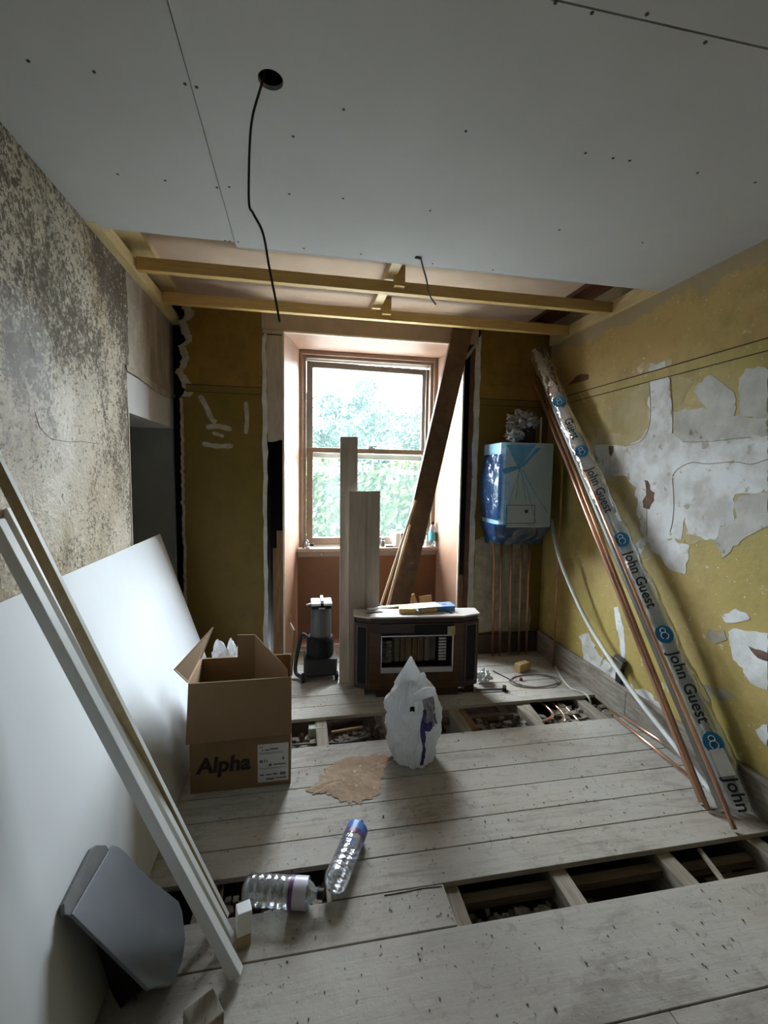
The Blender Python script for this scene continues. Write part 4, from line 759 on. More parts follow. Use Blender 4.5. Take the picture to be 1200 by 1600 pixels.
for p0, p1, w, lbl in (((0.79, 3.62, 0.012), (0.845, 3.62, 0.435), 0.10, 'pale timber offcut nearest the beam behind the heater'), ((1.09, 3.66, 0.02), (0.935, 3.66, 0.485), 0.055, 'most slanted pale timber offcut behind the heater'), ((1.13, 3.72, 0.012), (1.075, 3.72, 0.455), 0.11, 'broad timber offcut behind the leaflets on the heater')):
    tag(MB().bar(p0, p1, w, 0.022, (1, 0, 0)).build('timber_offcut', MT['offcut'], bevel=0.002), lbl, 'offcut', 'offcuts behind the heater')

# ---- gas fire with teak surround
ht = empty('gas_fire', (0.8, 2.95, 0), 'old gas fire in a dark wooden surround', 'heater')
FLp, FRp = V((0.458, 2.875, 0)), V((1.088, 2.822, 0)); hu = (FRp - FLp).normalized(); hn = V((hu.y, -hu.x, 0))      # along the front, out of the front
W_ = (FRp - FLp).length; ZT = 0.56
def HL(a, b, z): return FLp + hu * a + hn * b + V((0, 0, z))
out = [HL(0, 0, 0), HL(W_, 0, 0), HL(W_ + 0.125, -0.05, 0), HL(W_ + 0.125, -0.178, 0), HL(-0.10, -0.178, 0), HL(-0.10, -0.05, 0)]
def ring(scale_out, z0, z1, name, m, cut=0):
    c = HL(W_ / 2, -0.1, 0); q = [c + (p - c) * scale_out for p in out]
    return MB().prism([p + V((0, 0, z0)) for p in q], (0, 0, z1 - z0)).build(name, MT[m], ht, fixn=True, bevel=0.003)
ring(1.012, ZT - 0.012, ZT, 'top', 'heatertop'); ring(0.985, ZT - 0.030, ZT - 0.0125, 'moulding', 'veneer_d'); ring(0.965, ZT - 0.045, ZT - 0.0305, 'moulding', 'veneer_d')
# carcass: back, sides, base around an open firebox
def hbox(a0, a1, b0, b1, z0, z1, name, m, par=ht, bev=0.002):
    return MB().prism([HL(a0, b0, z0), HL(a1, b0, z0), HL(a1, b1, z0), HL(a0, b1, z0)], (0, 0, z1 - z0)).build(name, MT[m], par, fixn=True, bevel=bev)
fa0, fa1, fz0, fz1 = 0.075, W_ - 0.065, 0.185, 0.43
hbox(-0.098, W_ + 0.12, -0.172, -0.159, 0.06, ZT - 0.046, 'back_panel', 'veneer_d')
hbox(0.0, fa0, -0.157, 0.0, 0.06, ZT - 0.046, 'front_stile', 'veneer'); hbox(fa1, W_, -0.157, 0.0, 0.06, ZT - 0.046, 'front_stile', 'veneer')
hbox(fa0, fa1, -0.157, 0.0, 0.06, fz0 - 0.012, 'front_rail', 'veneer'); hbox(fa0, fa1, -0.157, -0.004, fz1 + 0.006, ZT - 0.046, 'hood', 'black'); hbox(0.0, 0.30, -0.003, 0.002, fz1 + 0.018, ZT - 0.055, 'hood_veneer', 'veneer_d')
hbox(fa0, fa1, -0.001, 0.005, fz1 + 0.075, fz1 + 0.079, 'hood_line', 'bead')
for sgn, a0, a1 in ((-1, -0.098, 0.0), (1, W_, W_ + 0.122)):
    p0, p1 = (HL(-0.098, -0.048, 0.06), HL(0, -0.001, 0.06)) if sgn < 0 else (HL(W_, -0.001, 0.06), HL(W_ + 0.122, -0.048, 0.06))
    k = HL(a0 if sgn < 0 else a1, -0.157, 0.06); kk = HL(a1 if sgn < 0 else a0, -0.157, 0.06)
    MB().prism([p0, p1, kk, k] if sgn < 0 else [p0, p1, k, kk], (0, 0, ZT - 0.046 - 0.06)).build('side_post', MT['veneer_d'], ht, fixn=True)
    d = (p1 - p0); nn = V((d.y, -d.x, 0)).normalized()
    fp = MB().prism([p0 + d * 0.20 + nn * 0.001 + V((0, 0, 0.04)), p0 + d * 0.80 + nn * 0.001 + V((0, 0, 0.04)), p0 + d * 0.80 + nn * 0.001 + V((0, 0, 0.425)), p0 + d * 0.20 + nn * 0.001 + V((0, 0, 0.425))], nn * 0.003).build('fluted_panel', MT['black'], ht, fixn=True)
    mb = MB()
    for e in (0.18, 0.82):
        for j in range(34): mb.obox(p0 + d * e + nn * 0.004 + V((0, 0, 0.035 + j * 0.0118)), d.normalized() * 0.0028, nn * 0.003, (0, 0, 0.004))
    for j in range(9): mb.obox(p0 + d * (0.18 + 0.08 * j) + nn * 0.004 + V((0, 0, 0.432)), d.normalized() * 0.003, nn * 0.003, (0, 0, 0.003))
    mb.build('bead_trim', MT['bead'], fp)
hbox(-0.085, -0.03, -0.10, -0.05, 0.001, 0.06, 'foot', 'plank'); hbox(W_ + 0.03, W_ + 0.10, -0.13, -0.04, 0.001, 0.06, 'foot', 'veneer_d'); hbox(0.05, W_ - 0.02, -0.15, -0.015, 0.001, 0.06, 'plinth', 'veneer_d')
# firebox: chrome trim, radiants, log stack, louvre, glass
fb = hbox(fa0, fa1, -0.156, -0.148, fz0, fz1, 'firebox', 'black')
for a0, a1, z0, z1 in ((fa0, fa1, fz1 - 0.006, fz1 + 0.003), (fa0, fa0 + 0.007, fz0, fz1 - 0.006), (fa1 - 0.009, fa1, fz0, fz1 - 0.006), (fa0, fa1, fz0 - 0.010, fz0 + 0.026)):
    hbox(a0, a1, -0.012, 0.006, z0, z1, 'chrome_trim', 'steel', fb)
for j in range(7):
    z = fz0 + 0.045 + j * 0.022; MB().tube([HL(fa0 + 0.012, -0.07 + 0.01 * math.sin(j * 2.1), z), HL(fa0 + 0.045, -0.055, z + 0.004), HL(fa0 + 0.075, -0.07, z - 0.002)], 0.011, 9).build('log', MT['log'], fb)
hbox(fa0 + 0.085, fa1 - 0.10, -0.12, -0.10, fz0 + 0.03, fz1 - 0.02, 'radiant_back', 'radiant', fb)
for j in range(6):
    a = fa0 + 0.10 + j * 0.042; hbox(a, a + 0.033, -0.10, -0.075, fz0 + 0.035, fz1 - 0.035, 'radiant_bar', 'radiant_b' if j in (1, 2, 3, 4) else 'radiant', fb)
hbox(fa0 + 0.178, fa0 + 0.183, -0.074, -0.066, fz0 + 0.035, fz1 - 0.04, 'guard_wire', 'bead', fb); hbox(fa0 + 0.262, fa0 + 0.267, -0.074, -0.066, fz0 + 0.035, fz1 - 0.04, 'guard_wire', 'bead', fb); hbox(fa0 + 0.178, fa0 + 0.267, -0.074, -0.066, fz1 - 0.042, fz1 - 0.037, 'guard_wire', 'bead', fb)
for j in range(8): hbox(fa1 - 0.088, fa1 - 0.036, -0.06, -0.045, fz0 + 0.050 + j * 0.021, fz0 + 0.063 + j * 0.021, 'louvre_slat', 'louvre', fb, 0.0015)
tg = hbox(fa1 - 0.045, fa1 - 0.018, 0.006, 0.009, fz1 - 0.005, fz1 + 0.06, 'tag', 'insul', ht, 0.0); hbox(fa1 - 0.018, fa1 + 0.008, 0.006, 0.009, fz1 + 0.0, fz1 + 0.062, 'tag', 'tagyellow', ht, 0.0)
# things lying on it
def on_top(x, y, dz): return FZ(x, y, ZT + dz)
p, q = on_top(574, 951, 0.022), on_top(660, 943.5, 0.03)
tag(MB().bar(p, q, 0.022, 0.010, (0, 1, 0)).build('metal_strip', MT['steel']), 'thin silver metal strip lying on the gas fire', 'metal strip')
c = on_top(585, 957, 0.002); sq = empty('set_square', c, 'small black-edged set square flat on the gas fire', 'set square')
MB().obox(c, (0.055, 0.012, 0), (-0.004, 0.004, 0), (0, 0, 0.0015)).build('blade', MT['darksteel'], sq); MB().obox(c + V((0.045, 0.035, 0)), (0.006, 0.001, 0), (-0.008, 0.034, 0), (0, 0, 0.0015)).build('stock', MT['darksteel'], sq)
c = on_top(636, 952, 0.018); tag(MB().obox(c, (0.055, -0.01, 0), (0.01, 0.05, 0), (0, 0, 0.017)).build('timber_block', MT['offcut'], bevel=0.004), 'short honey-coloured wood block under the metal strip', 'wood block')
c = on_top(668, 951, 0.019); tag(MB().obox(c, (0.062, -0.004, 0), (0.004, 0.045, 0), (0, 0, 0.018)).build('timber_block', MT['offcut'], bevel=0.008), 'rounded wooden block under the pale papers', 'wood block')
c = on_top(664, 946, 0.041); tag(MB().obox(c, (0.10, 0.004, 0.003), (-0.01, 0.055, 0), (0, 0, 0.002)).build('paper_sheet', MT['palepaper']), 'pale green paper sheet on the wooden block', 'paper')
c = on_top(696, 947, 0.030); lf = empty('leaflet_pack', c, 'blue and white leaflet pack on the gas fire', 'leaflet'); c = c + V((0, 0.0, 0))
MB().obox(V((c.x, c.y + 0.02, ZT + 0.018)), (0.062, -0.005, 0), (0.004, 0.05, 0), (0, 0, 0.017)).build('box', MT['bluecrease'], lf, bevel=0.002); MB().obox(V((c.x - 0.004, c.y + 0.02, ZT + 0.0365)), (0.066, 0.006, 0), (-0.004, 0.052, 0), (0, 0, 0.0014)).build('cover', MT['bluepaper'], lf); MB().obox(V((c.x - 0.004, c.y + 0.02, ZT + 0.0385)), (0.014, 0.0, 0), (0, 0.012, 0), (0, 0, 0.0006)).build('cover_print', MT['bagblue'], lf)
p, q = on_top(693, 953, 0.004), on_top(706, 958, 0.004); tag(MB().bar(p, q, 0.012, 0.006, (1, 0, 0)).build('pencil', MT['darksteel']), 'dark flat pencil lying beside the leaflets', 'pencil')

# ---- carrier bag
bgc = V((0.592, 2.215, 0)); bg = empty('carrier_bag', bgc, 'full white carrier bag with a blue printed side', 'bag')
prof = [(0.0, 0.075, 0.07), (0.004, 0.100, 0.095), (0.03, 0.112, 0.105), (0.09, 0.128, 0.12), (0.17, 0.142, 0.13), (0.25, 0.146, 0.132), (0.31, 0.138, 0.125), (0.36, 0.120, 0.105), (0.40, 0.092, 0.08), (0.43, 0.068, 0.055), (0.45, 0.05, 0.035)]
def bagpt(th, z):
    for i in range(len(prof) - 1):
        if prof[i][0] <= z <= prof[i + 1][0]: break
    t = (z - prof[i][0]) / (prof[i + 1][0] - prof[i][0]); a = prof[i][1] + t * (prof[i + 1][1] - prof[i][1]); b = prof[i][2] + t * (prof[i + 1][2] - prof[i][2])
    d = V((math.cos(th), math.sin(th), z * 5)); cone = max(0, z - 0.05)
    k = 1 + 0.22 * (abs(noise.noise(d * 2.2)) - 0.2) + 0.20 * (0.25 - abs(noise.noise(V((math.cos(th) * 3.3, math.sin(th) * 3.3, z * 11))))) + 0.10 * (0.2 - abs(noise.noise(V((math.cos(th) * 8, math.sin(th) * 8, z * 24 + 5))))) + 0.025 * math.sin(th * 7 + z * 18) * min(1, cone * 5)
    return bgc + V((math.cos(th) * a * k - 0.03 * max(0, z - 0.3), math.sin(th) * b * k, z))
mb = MB(); mb.grid(lambda u, v: bagpt(u * 2 * math.pi, v * 0.45), 72, 50); mb.build('bag_body', MT['bagwhite'], bg, smooth=False)
tip = FY(642, 1026, 2.2)
def peak(u, v):
    th = u * 2 * math.pi; r = (1 - v) ** 0.9; base = bgc + V((-0.02, 0, 0.40)); c = base.lerp(tip, v); k = 1 + 0.18 * math.sin(th * 5 + v * 4) * (1 - v)
    return c + V((math.cos(th) * 0.072 * r * k + 0.004 * math.cos(th), math.sin(th) * 0.045 * r * k + 0.003 * math.sin(th), 0.02 * math.sin(th * 3) * r))
MB().grid(peak, 40, 16).build('tied_peak', MT['bagwhite'], bg)
h0, h1, h2 = FY(646, 1091, 2.075), FY(664, 1083, 2.03), FY(681, 1080, 2.04)
def handle(u, v):
    th = u * 2 * math.pi; p = curve_pts([h0, h1, h2], 8); i = min(len(p) - 1, int(v * (len(p) - 1) + 0.5)); w = 0.022 * (0.7 + 0.6 * math.sin(math.pi * (0.15 + 0.8 * v)))
    return p[i] + V((0.004 * math.cos(th), 0.012 * math.cos(th), w * math.sin(th) * (1 if v < 0.98 else 0.2)))
MB().grid(handle, 16, 16).build('loop_handle', MT['bagwhite'], bg)
MB().tube(curve_pts([FY(652, 1068, 2.14), FY(662, 1060, 2.13), FY(660, 1052, 2.15)], 6), 0.012, 8).build('loop_handle', MT['bagwhite'], bg)
def decal(th0, th1, z0, z1, name, m, off=0.004, wav=0.0):
    c = lambda p: p + (p - bgc - V((0, 0, p.z))).normalized() * off
    MB().grid(lambda u, v: c(bagpt(th0 + (th1 - th0) * u + wav * math.sin(v * 7), z0 + (z1 - z0) * v)), 16, 20).build(name, MT[m], bg)
decal(-1.42, -0.80, 0.235, 0.375, 'sheer_side', 'baglilac', 0.0025); decal(-1.50, -1.36, 0.03, 0.33, 'blue_strip', 'bagblue', 0.004, 0.05); decal(-1.42, -1.12, 0.225, 0.262, 'blue_strip', 'bagblue', 0.0042)
decal(-1.93, -1.76, 0.325, 0.345, 'green_mark', 'hedgecore', 0.004)

# ---- bottles
def bottle(base, tip_, r, name, label, cap_m, l0, l1, lm, squash=1.0):
    base, tip_ = V(base), V(tip_); ax = (tip_ - base); Lb = ax.length; o = empty(name, (base + tip_) / 2, label, 'bottle', 'empty water bottles on the floor'); WLOC[o.name] = V(o.location)
    pr = [(0.0, r * 0.55), (0.006, r * 0.82), (0.02, r * 0.98)]
    k = 0.035
    while k < Lb * 0.66: pr += [(k, r), (k + 0.006, r * 0.955), (k + 0.012, r)]; k += 0.026
    pr += [(Lb * 0.70, r), (Lb * 0.78, r * 0.90), (Lb * 0.86, r * 0.58), (Lb * 0.90, r * 0.30), (Lb * 0.93, r * 0.28)]
    MB().lathe(base, ax, pr, 28).build('bottle_body', MT['bottle'], o, smooth=True)
    MB().lathe(base + ax * 0.925, ax, [(0, r * 0.34), (Lb * 0.07, r * 0.34), (Lb * 0.075, r * 0.30)], 20).build('cap', MT[cap_m], o)
    for (a, b, m) in zip(l0, l1, lm): MB().lathe(base + ax * a, ax, [(0, r * 1.012), ((b - a) * Lb, r * 1.012)], 28, cap=False).build('bottle_label', MT[m], o, smooth=True)
    return o
r_ = 0.047
bA = FZ(381, 1389, r_ + 0.002); bA.z = r_ + 0.002; bAt = FZ(506, 1397, r_); bAt.z = r_ + 0.0
bottle(bA, bAt, r_, 'water_bottle', 'clear bottle with a purple label lying across the gap', 'darkgrey', (0.58, 0.635), (0.635, 0.80), ('lab_purple', 'lab_white'))
bB = FZ(521, 1386, r_); bB.z = r_ + 0.002; bBt = FZ(563, 1286, r_ * 0.8); bBt.z = r_ * 0.9
bottle(bB, bBt, 0.044, 'water_bottle', 'clear bottle with a blue label pointing to the bag', 'lab_blue', (0.66, 0.74), (0.74, 0.86), ('lab_purple', 'lab_blue'))

# ---- sawdust
mb = MB(); pc = V((0.27, 2.10)); outl = [FZ(x, y, 0) for x, y in ((478, 1236), (497, 1222), (503, 1206), (520, 1194), (545, 1183), (575, 1181), (600, 1178), (612, 1184), (604, 1197), (598, 1215), (593, 1240), (570, 1253), (548, 1256), (528, 1248), (508, 1240), (490, 1240))]
cen = V((0, 0, 0))
for p in outl: cen += p / len(outl)
vs = []; fs = []; NR, NA = 14, 120
for i in range(NR + 1):
    for k in range(NA):
        s = k / NA * len(outl); a, b = outl[int(s) % len(outl)], outl[(int(s) + 1) % len(outl)]; e = a.lerp(b, s % 1)
        e = cen + (e - cen) * (1 + 0.16 * noise.noise(V((k * 0.31, 0, 3))) + 0.10 * noise.noise(V((k * 0.9, 4, 3)))); p = cen.lerp(e, i / NR); t = 1 - i / NR
        vs.append((p.x, p.y, 0.0015 + 0.016 * t ** 0.7 * (0.5 + abs(noise.noise(p * 16))) + (0.002 * noise.noise(p * 60) if i < NR else 0)))
for i in range(NR):
    for k in range(NA): fs.append((i * NA + k, i * NA + (k + 1) % NA, (i + 1) * NA + (k + 1) % NA, (i + 1) * NA + k))
tag(MB().add(vs, fs).build('sawdust', MT['sawdust'], smooth=True), 'brown sawdust spilled on the boards beside the bag', 'sawdust', kind='stuff')

# ---- boiler
bo = empty('wall_boiler', (1.68, 3.48, 1.1), 'white wall boiler covered in blue protective film', 'boiler')
bz0, bz1, bf = 1.118, 1.752, 3.13
MB().prism([(1.475, bf + 0.045, bz0), (1.503, bf + 0.012, bz0), (1.53, bf, bz0), (1.875, bf, bz0), (1.875, 3.485, bz0), (1.475, 3.485, bz0)], (0, 0, bz1 - bz0)).build('casing', MT['boiler_side'], bo, fixn=True, bevel=0.006)
MB().prism([(1.528, bf - 0.004, bz0 + 0.004), (1.877, bf - 0.004, bz0 + 0.004), (1.877, bf - 0.004, bz1 - 0.004), (1.528, bf - 0.004, bz1 - 0.004)], (0, 0.006, 0)).build('front_cover', MT['boiler'], bo, fixn=True, bevel=0.002)
cp = MB(); x0, x1, z0, z1 = FY(791, 788, bf).x, FY(836, 788, bf).x, FY(800, 818, bf).z, FY(800, 789, bf).z
for lo, hi in (((x0, z0), (x1, z0 + 0.004)), ((x0, z1 - 0.004), (x1, z1)), ((x0, z0), (x0 + 0.004, z1)), ((x1 - 0.004, z0), (x1, z1))): cp.box((lo[0], bf - 0.0055, lo[1]), (hi[0], bf - 0.0042, hi[1]))
cp = cp.build('control_flap', MT['darkgrey'], bo); kx = FY(822, 799, bf); MB().lathe((kx.x, bf - 0.004, kx.z), (0, -1, 0), [(0, 0.013), (0.003, 0.013), (0.005, 0.009)], 16).build('dial', MT['darkgrey'], cp)
kn = FY(813, 727, bf)
tris = [[(792, 695), (838, 694), (818, 722), (812, 737), (806, 724)], [(784, 733), (812, 727), (810, 733), (788, 741)], [(838, 700), (846, 700), (818, 730), (814, 728)]]
for t_ in tris: MB().prism([FY(x, y, bf - 0.0055) for x, y in t_], (0, 0.001, 0)).build('film_gather', MT['bluecrease'], bo, fixn=True)
for pts in (((812, 735), (800, 770), (792, 800)), ((814, 735), (825, 770), (838, 818)), ((816, 733), (835, 770), (855, 800)), ((811, 735), (806, 780)), ((814, 736), (818, 760), (822, 780))):
    MB().tube([FY(x, y, bf - 0.005) for x, y in pts], 0.0022, 5).build('film_crease', MT['bluecrease'], bo)
def skirt_f(u, v):
    per = [(1.455, 3.47), (1.455, 3.2), (1.50, bf + 0.0), (1.7, bf - 0.005), (1.88, bf - 0.002), (1.885, 3.47)]; s = u * (len(per) - 1); i = min(int(s), len(per) - 2); t = s - i
    x = per[i][0] * (1 - t) + per[i + 1][0] * t; y = per[i][1] * (1 - t) + per[i + 1][1] * t; k = noise.noise(V((x * 9, y * 9, v * 3)))
    return (x + (1.66 - x) * v * 0.16 + 0.02 * k * v, y + (3.32 - y) * v * 0.35 + 0.025 * k * v, bz0 + 0.02 - v * (0.155 + 0.04 * noise.noise(V((x * 6, y * 6, 0)))))
MB().grid(skirt_f, 50, 14).build('film_skirt', MT['bluefilm'], bo, smooth=True)
def sidefilm(u, v):
    y = 3.15 + 0.3 * u; z = bz0 + 0.05 + v * 0.5; return (1.468 - 0.022 * abs(noise.noise(V((y * 7, z * 7, 2)))) - 0.028 * math.sin(math.pi * v) * (0.5 + 0.5 * u), y, z)
MB().grid(sidefilm, 12, 24).build('loose_film', MT['bluefilm'], bo, smooth=True)
MB().box((1.51, 3.2, bz0 - 0.09), (1.84, 3.46, bz0 - 0.001)).build('valve_tray', MT['darkgrey'], bo, bevel=0.01)
fl = empty('flue_elbow', (1.75, 3.32, bz1), 'black flue elbow wrapped in crinkled clear plastic on the boiler', 'flue')
MB().tube(curve_pts([(1.76, 3.31, bz1 + 0.002), (1.76, 3.31, bz1 + 0.10), (1.76, 3.34, bz1 + 0.17), (1.76, 3.42, bz1 + 0.20), (1.76, 3.495, bz1 + 0.20)], 5), 0.06, 20).build('elbow', MT['darkgrey'], fl)
w_, _z = crumple('wrapping', (1.735, 3.33, bz1 + 0.165), (0.125, 0.10, 0.10), 'wrap', 8, 5, 0.5, fl); w2, _z = crumple('wrapping', (1.645, 3.31, bz1 + 0.065), (0.07, 0.09, 0.055), 'wrap', 15, 4, 0.5, fl)
MB().tube([(1.848, 3.27, bz1 + 0.002), (1.848, 3.27, bz1 + 0.21)], 0.006, 8).build('test_pipe', MT['greypipe'], fl)
# pipes under the boiler
names = ['first', 'second', 'third', 'fourth', 'fifth']
for i, x in enumerate((771, 783, 798.5, 814, 826)):
    X = FY(x, 900, 3.425).x; xb = FY(x - (0.6, 0.8, 1.5, 2.2, 2.4)[i], 990, 3.425).x
    p = empty('boiler_pipe', (xb, 3.425, 0.02), f'{names[i]} upright copper pipe under the boiler, counted from the window', 'pipe', 'copper pipes under the boiler')
    xt = X + (X - xb) * 0.5
    MB().tube([(xb, 3.425, 0.002), (X, 3.425, 0.5), (xt, 3.425, bz0 - 0.09)] if i else [(xb, 3.425, 0.002), (X, 3.425, 0.85), (X - 0.012, 3.425, 0.93), (X - 0.03, 3.42, 1.0)], 0.0095, 10).build('tube', MT['copper_d'], p, smooth=True)
    MB().lathe((xb + 0.4 * (X - xb), 3.425, 0.26), (0, 0, 1), [(0, 0.011), (0.003, 0.013), (0.018, 0.013), (0.021, 0.011)], 10).build('clip', MT['copper_d'], p)
g = FZ(866, 1042, 0.0); tb = FY(860, 770, 3.2)
tag(MB().tube([(g.x - 0.01, g.y, 0.002), (g.x - 0.012, g.y, 1.75)], 0.0085, 10).build('copper_pipe', MT['copper_d'], smooth=True), 'single tall upright copper pipe beside the boiler by the corner', 'pipe')

# ---- pipes leaning in the corner
def pole(name, pts, r, m, label, group=None, cat='pipe', n=14):
    return tag(MB().tube(pts, r, n).build(name, MT[m], smooth=True), label, cat, group)
GP = 'copper pipes leaning in the corner'
def P2(xf, yf, xt, yt, Xt): return [FZ(xf, yf, 0.012), FX(xt, yt, Xt)]
a, b = P2(1097, 1254, 838, 604, 1.86); b = ext(a, b, 1.05); pole('copper_pipe', [a, b], 0.014, 'copper', 'bright copper pipe nearest the boiler in the leaning bundle', GP)
a, b = P2(1106, 1264, 846, 604, 1.875); b = ext(a, b, 1.04); pole('copper_pipe', [a, b], 0.011, 'copper_d', 'dull copper pipe just behind the brightest one', GP)
a, b = P2(1127, 1264, 852, 604, 1.872); b = ext(a, b, 1.03); pole('white_pipe', [a, b], 0.0135, 'whitepipe', 'white straight pipe between the leaning copper pipes', GP)
a, b = P2(1148, 1296, 858, 604, 1.885); b = ext(a, b, 1.03); pole('copper_pipe', [a, b], 0.011, 'copper', 'copper pipe with its foot nearest the floor hole', GP)
q = [FY(861, 812, 3.30), FX(872, 865, 1.925), FX(893, 920, 1.940), FX(925, 985, 1.965), FX(985, 1076, 1.96), FX(1055, 1166, 1.94), FZ(1117, 1243, 0.014)]
pole('plastic_pipe', curve_pts(q, 8), 0.0135, 'whitepipe', 'long white plastic pipe bowing down from the boiler to the floor')
a, b = FZ(960, 1119, 0.012), FZ(1073, 1210, 0.012); pole('copper_pipe', [a, ext(a, b, 1.03)], 0.010, 'copper', 'copper pipe lying on the boards, further from the wall', 'copper pipes on the floor')
a, b = V((1.992, 2.385, 0.012)), FZ(1094, 1198, 0.012); pole('copper_pipe', [a, ext(a, b, 1.0)], 0.010, 'copper', 'copper pipe lying on the boards close to the skirting', 'copper pipes on the floor')

# ---- sleeved bundle of plastic pipes
s0, s1 = FZ(1163, 1279, 0.0), FX(832, 545, 1.955)
s0 = V((1.968, 1.575, 0.012)); s1 = FY(838, 548, 3.42)
sl = empty('pipe_bundle', s0, 'clear printed plastic sleeve of white pipes leaning in the corner', 'pipe bundle')
ax = (s1 - s0); LB = ax.length; ax.normalize(); view = ((CAM - (s0 + s1) / 2)); fn = (view - ax * view.dot(ax)).normalized(); sdv = ax.cross(fn).normalized()
if sdv.x < 0: sdv = -sdv
fn2 = (fn + V((-0.25, 0, 0))); fn2 = (fn2 - ax * fn2.dot(ax) - sdv * fn2.dot(sdv)).normalized()
for k, (o1, o2) in enumerate(((-0.026, 0.006), (0.0, 0.008), (0.026, 0.004), (-0.012, -0.016), (0.014, -0.016))):
    MB().tube([s0 + sdv * o1 + fn * o2 + ax * 0.03, s0 + sdv * o1 * 0.8 + fn * o2 + ax * (LB - 0.25)], 0.0115, 12).build('white_pipe', MT['whitepipe'], sl, smooth=True)
def sleeve(u, v):
    th = u * 2 * math.pi; c = s0 + ax * (LB * v); loose = max(0, 1 - abs(v - 0.10) / 0.30)
    w = 0.048 + 0.018 * loose + 0.012 * v; t = 0.034 + 0.006 * math.sin(v * 17)
    if v < 0.03: t *= 0.35 + 0.65 * v / 0.03
    k = noise.noise(V((math.cos(th) * 1.5, math.sin(th) * 1.5, v * 26))); k2 = noise.noise(V((math.cos(th) * 3, math.sin(th) * 3, v * 70)))
    sx = math.cos(th); off = -0.014 * max(0, 1 - v / 0.25)
    return c + sdv * (sx * w * (1 + 0.20 * k + 0.12 * k2) + off) + fn * (math.sin(th) * t * (1 + 0.28 * k + 0.18 * k2))
MB().grid(sleeve, 44, 220).build('sleeve', MT['sleeve'], sl, smooth=True)
# printing on the sleeve, running down it
tdir = -ax; tup = sdv if (tdir.cross(sdv)).dot(fn) > 0 else -sdv
def on_sleeve(px, py, lift=0.049, acr=0.0): return FP(px, py, s0 + fn * lift, fn)
def mark(px0, py0, px1, py1, txt, acr, size):
    p0 = on_sleeve(px0, py0); a0 = (p0 - s0).dot(ax); st = s0 + ax * a0 + fn * 0.050 + tup * acr
    mb = text_mesh(txt, size, st, tdir, tup, 0.0004, 0.0012, 0.0); mb.build('lettering', MT['inkblack'], sl)
    return a0
def blot(px, py, r0, acr, swirl=True, txt=None):
    p0 = on_sleeve(px, py); a0 = (p0 - s0).dot(ax); c = s0 + ax * a0 + fn * 0.0495 + tup * acr
    pts = [c + tdir * (r0 * 1.15 * math.cos(t)) + tup * (r0 * math.sin(t)) for t in (2 * math.pi * k / 28 for k in range(28))]
    b_ = MB().prism(pts, fn * 0.0006).build('logo_blot', MT['blueink'], sl, fixn=True)
    if swirl:
        mb = MB()
        for sx, rr_ in ((-0.45, 0.30), (0.2, 0.42)):
            q = [c + fn * 0.0014 + tdir * (r0 * (sx + rr_ * math.cos(t))) + tup * (r0 * rr_ * math.sin(t)) for t in (2 * math.pi * k / 16 * 0.9 for k in range(17))]; mb.tube(q, 0.0022, 5)
        mb.build('logo_swirl', MT['whiteink'], b_)
    return c
acr0 = -0.022
for (bqx, bqy, tpx, tpy) in ((872, 628, 884, 655), (921, 700, 930, 728), (957, 848, 963, 868), (1029, 993, 1036, 1022), (1120, 1160, 1140, 1215)):
    blot(bqx, bqy, 0.042, 0.0); mark(tpx, tpy, 0, 0, {655: 'Guest', 1215: 'John'}.get(tpy, 'John Guest'), acr0, 0.075)
# paper label and heat-sealed end
c = on_sleeve(1135, 1190); a0 = (c - s0).dot(ax); c = s0 + ax * a0 + fn * 0.053
lbq = [c + tdir * i * 0.055 + tup * j * 0.030 for i, j in ((-1, -1), (1, -1), (1, 1), (-1, 1))]; MB().prism(lbq, fn * 0.0006).build('paper_label', MT['paper'], sl, fixn=True)

# ---- back box hanging off the wall
jb = empty('back_box', FX(970, 1035, XR - 0.03), 'dirty metal socket box with loose wires above the skirting', 'socket box')
c = FX(968, 1034, XR - 0.028)
mb = MB(); mb.obox(c, (0.016, 0, 0), (0.004, -0.036, -0.012), (0, -0.010, 0.030)); mb.build('box', MT['darksteel'], jb, bevel=0.003)
MB().obox(c + V((-0.020, -0.008, -0.004)), (0.004, 0, 0), (0.004, -0.030, -0.010), (0, -0.008, 0.022)).build('face_plate', MT['steel'], jb, bevel=0.002)
MB().box((XR - 0.03, c.y - 0.02, 0.19), (XR - 0.003, c.y + 0.03, c.z - 0.02)).build('conduit', MT['darkgrey'], jb, bevel=0.004)
for k in range(3): MB().tube(curve_pts([c + V((-0.015, 0.02, 0.005 * k)), c + V((-0.020, 0.08 + 0.02 * k, 0.01)), c + V((-0.02, 0.14, -0.05 - 0.01 * k)), c + V((-0.01, 0.17, -0.10))], 6), 0.003, 6).build('wire', MT['greypipe' if k else 'tagyellow'], jb)
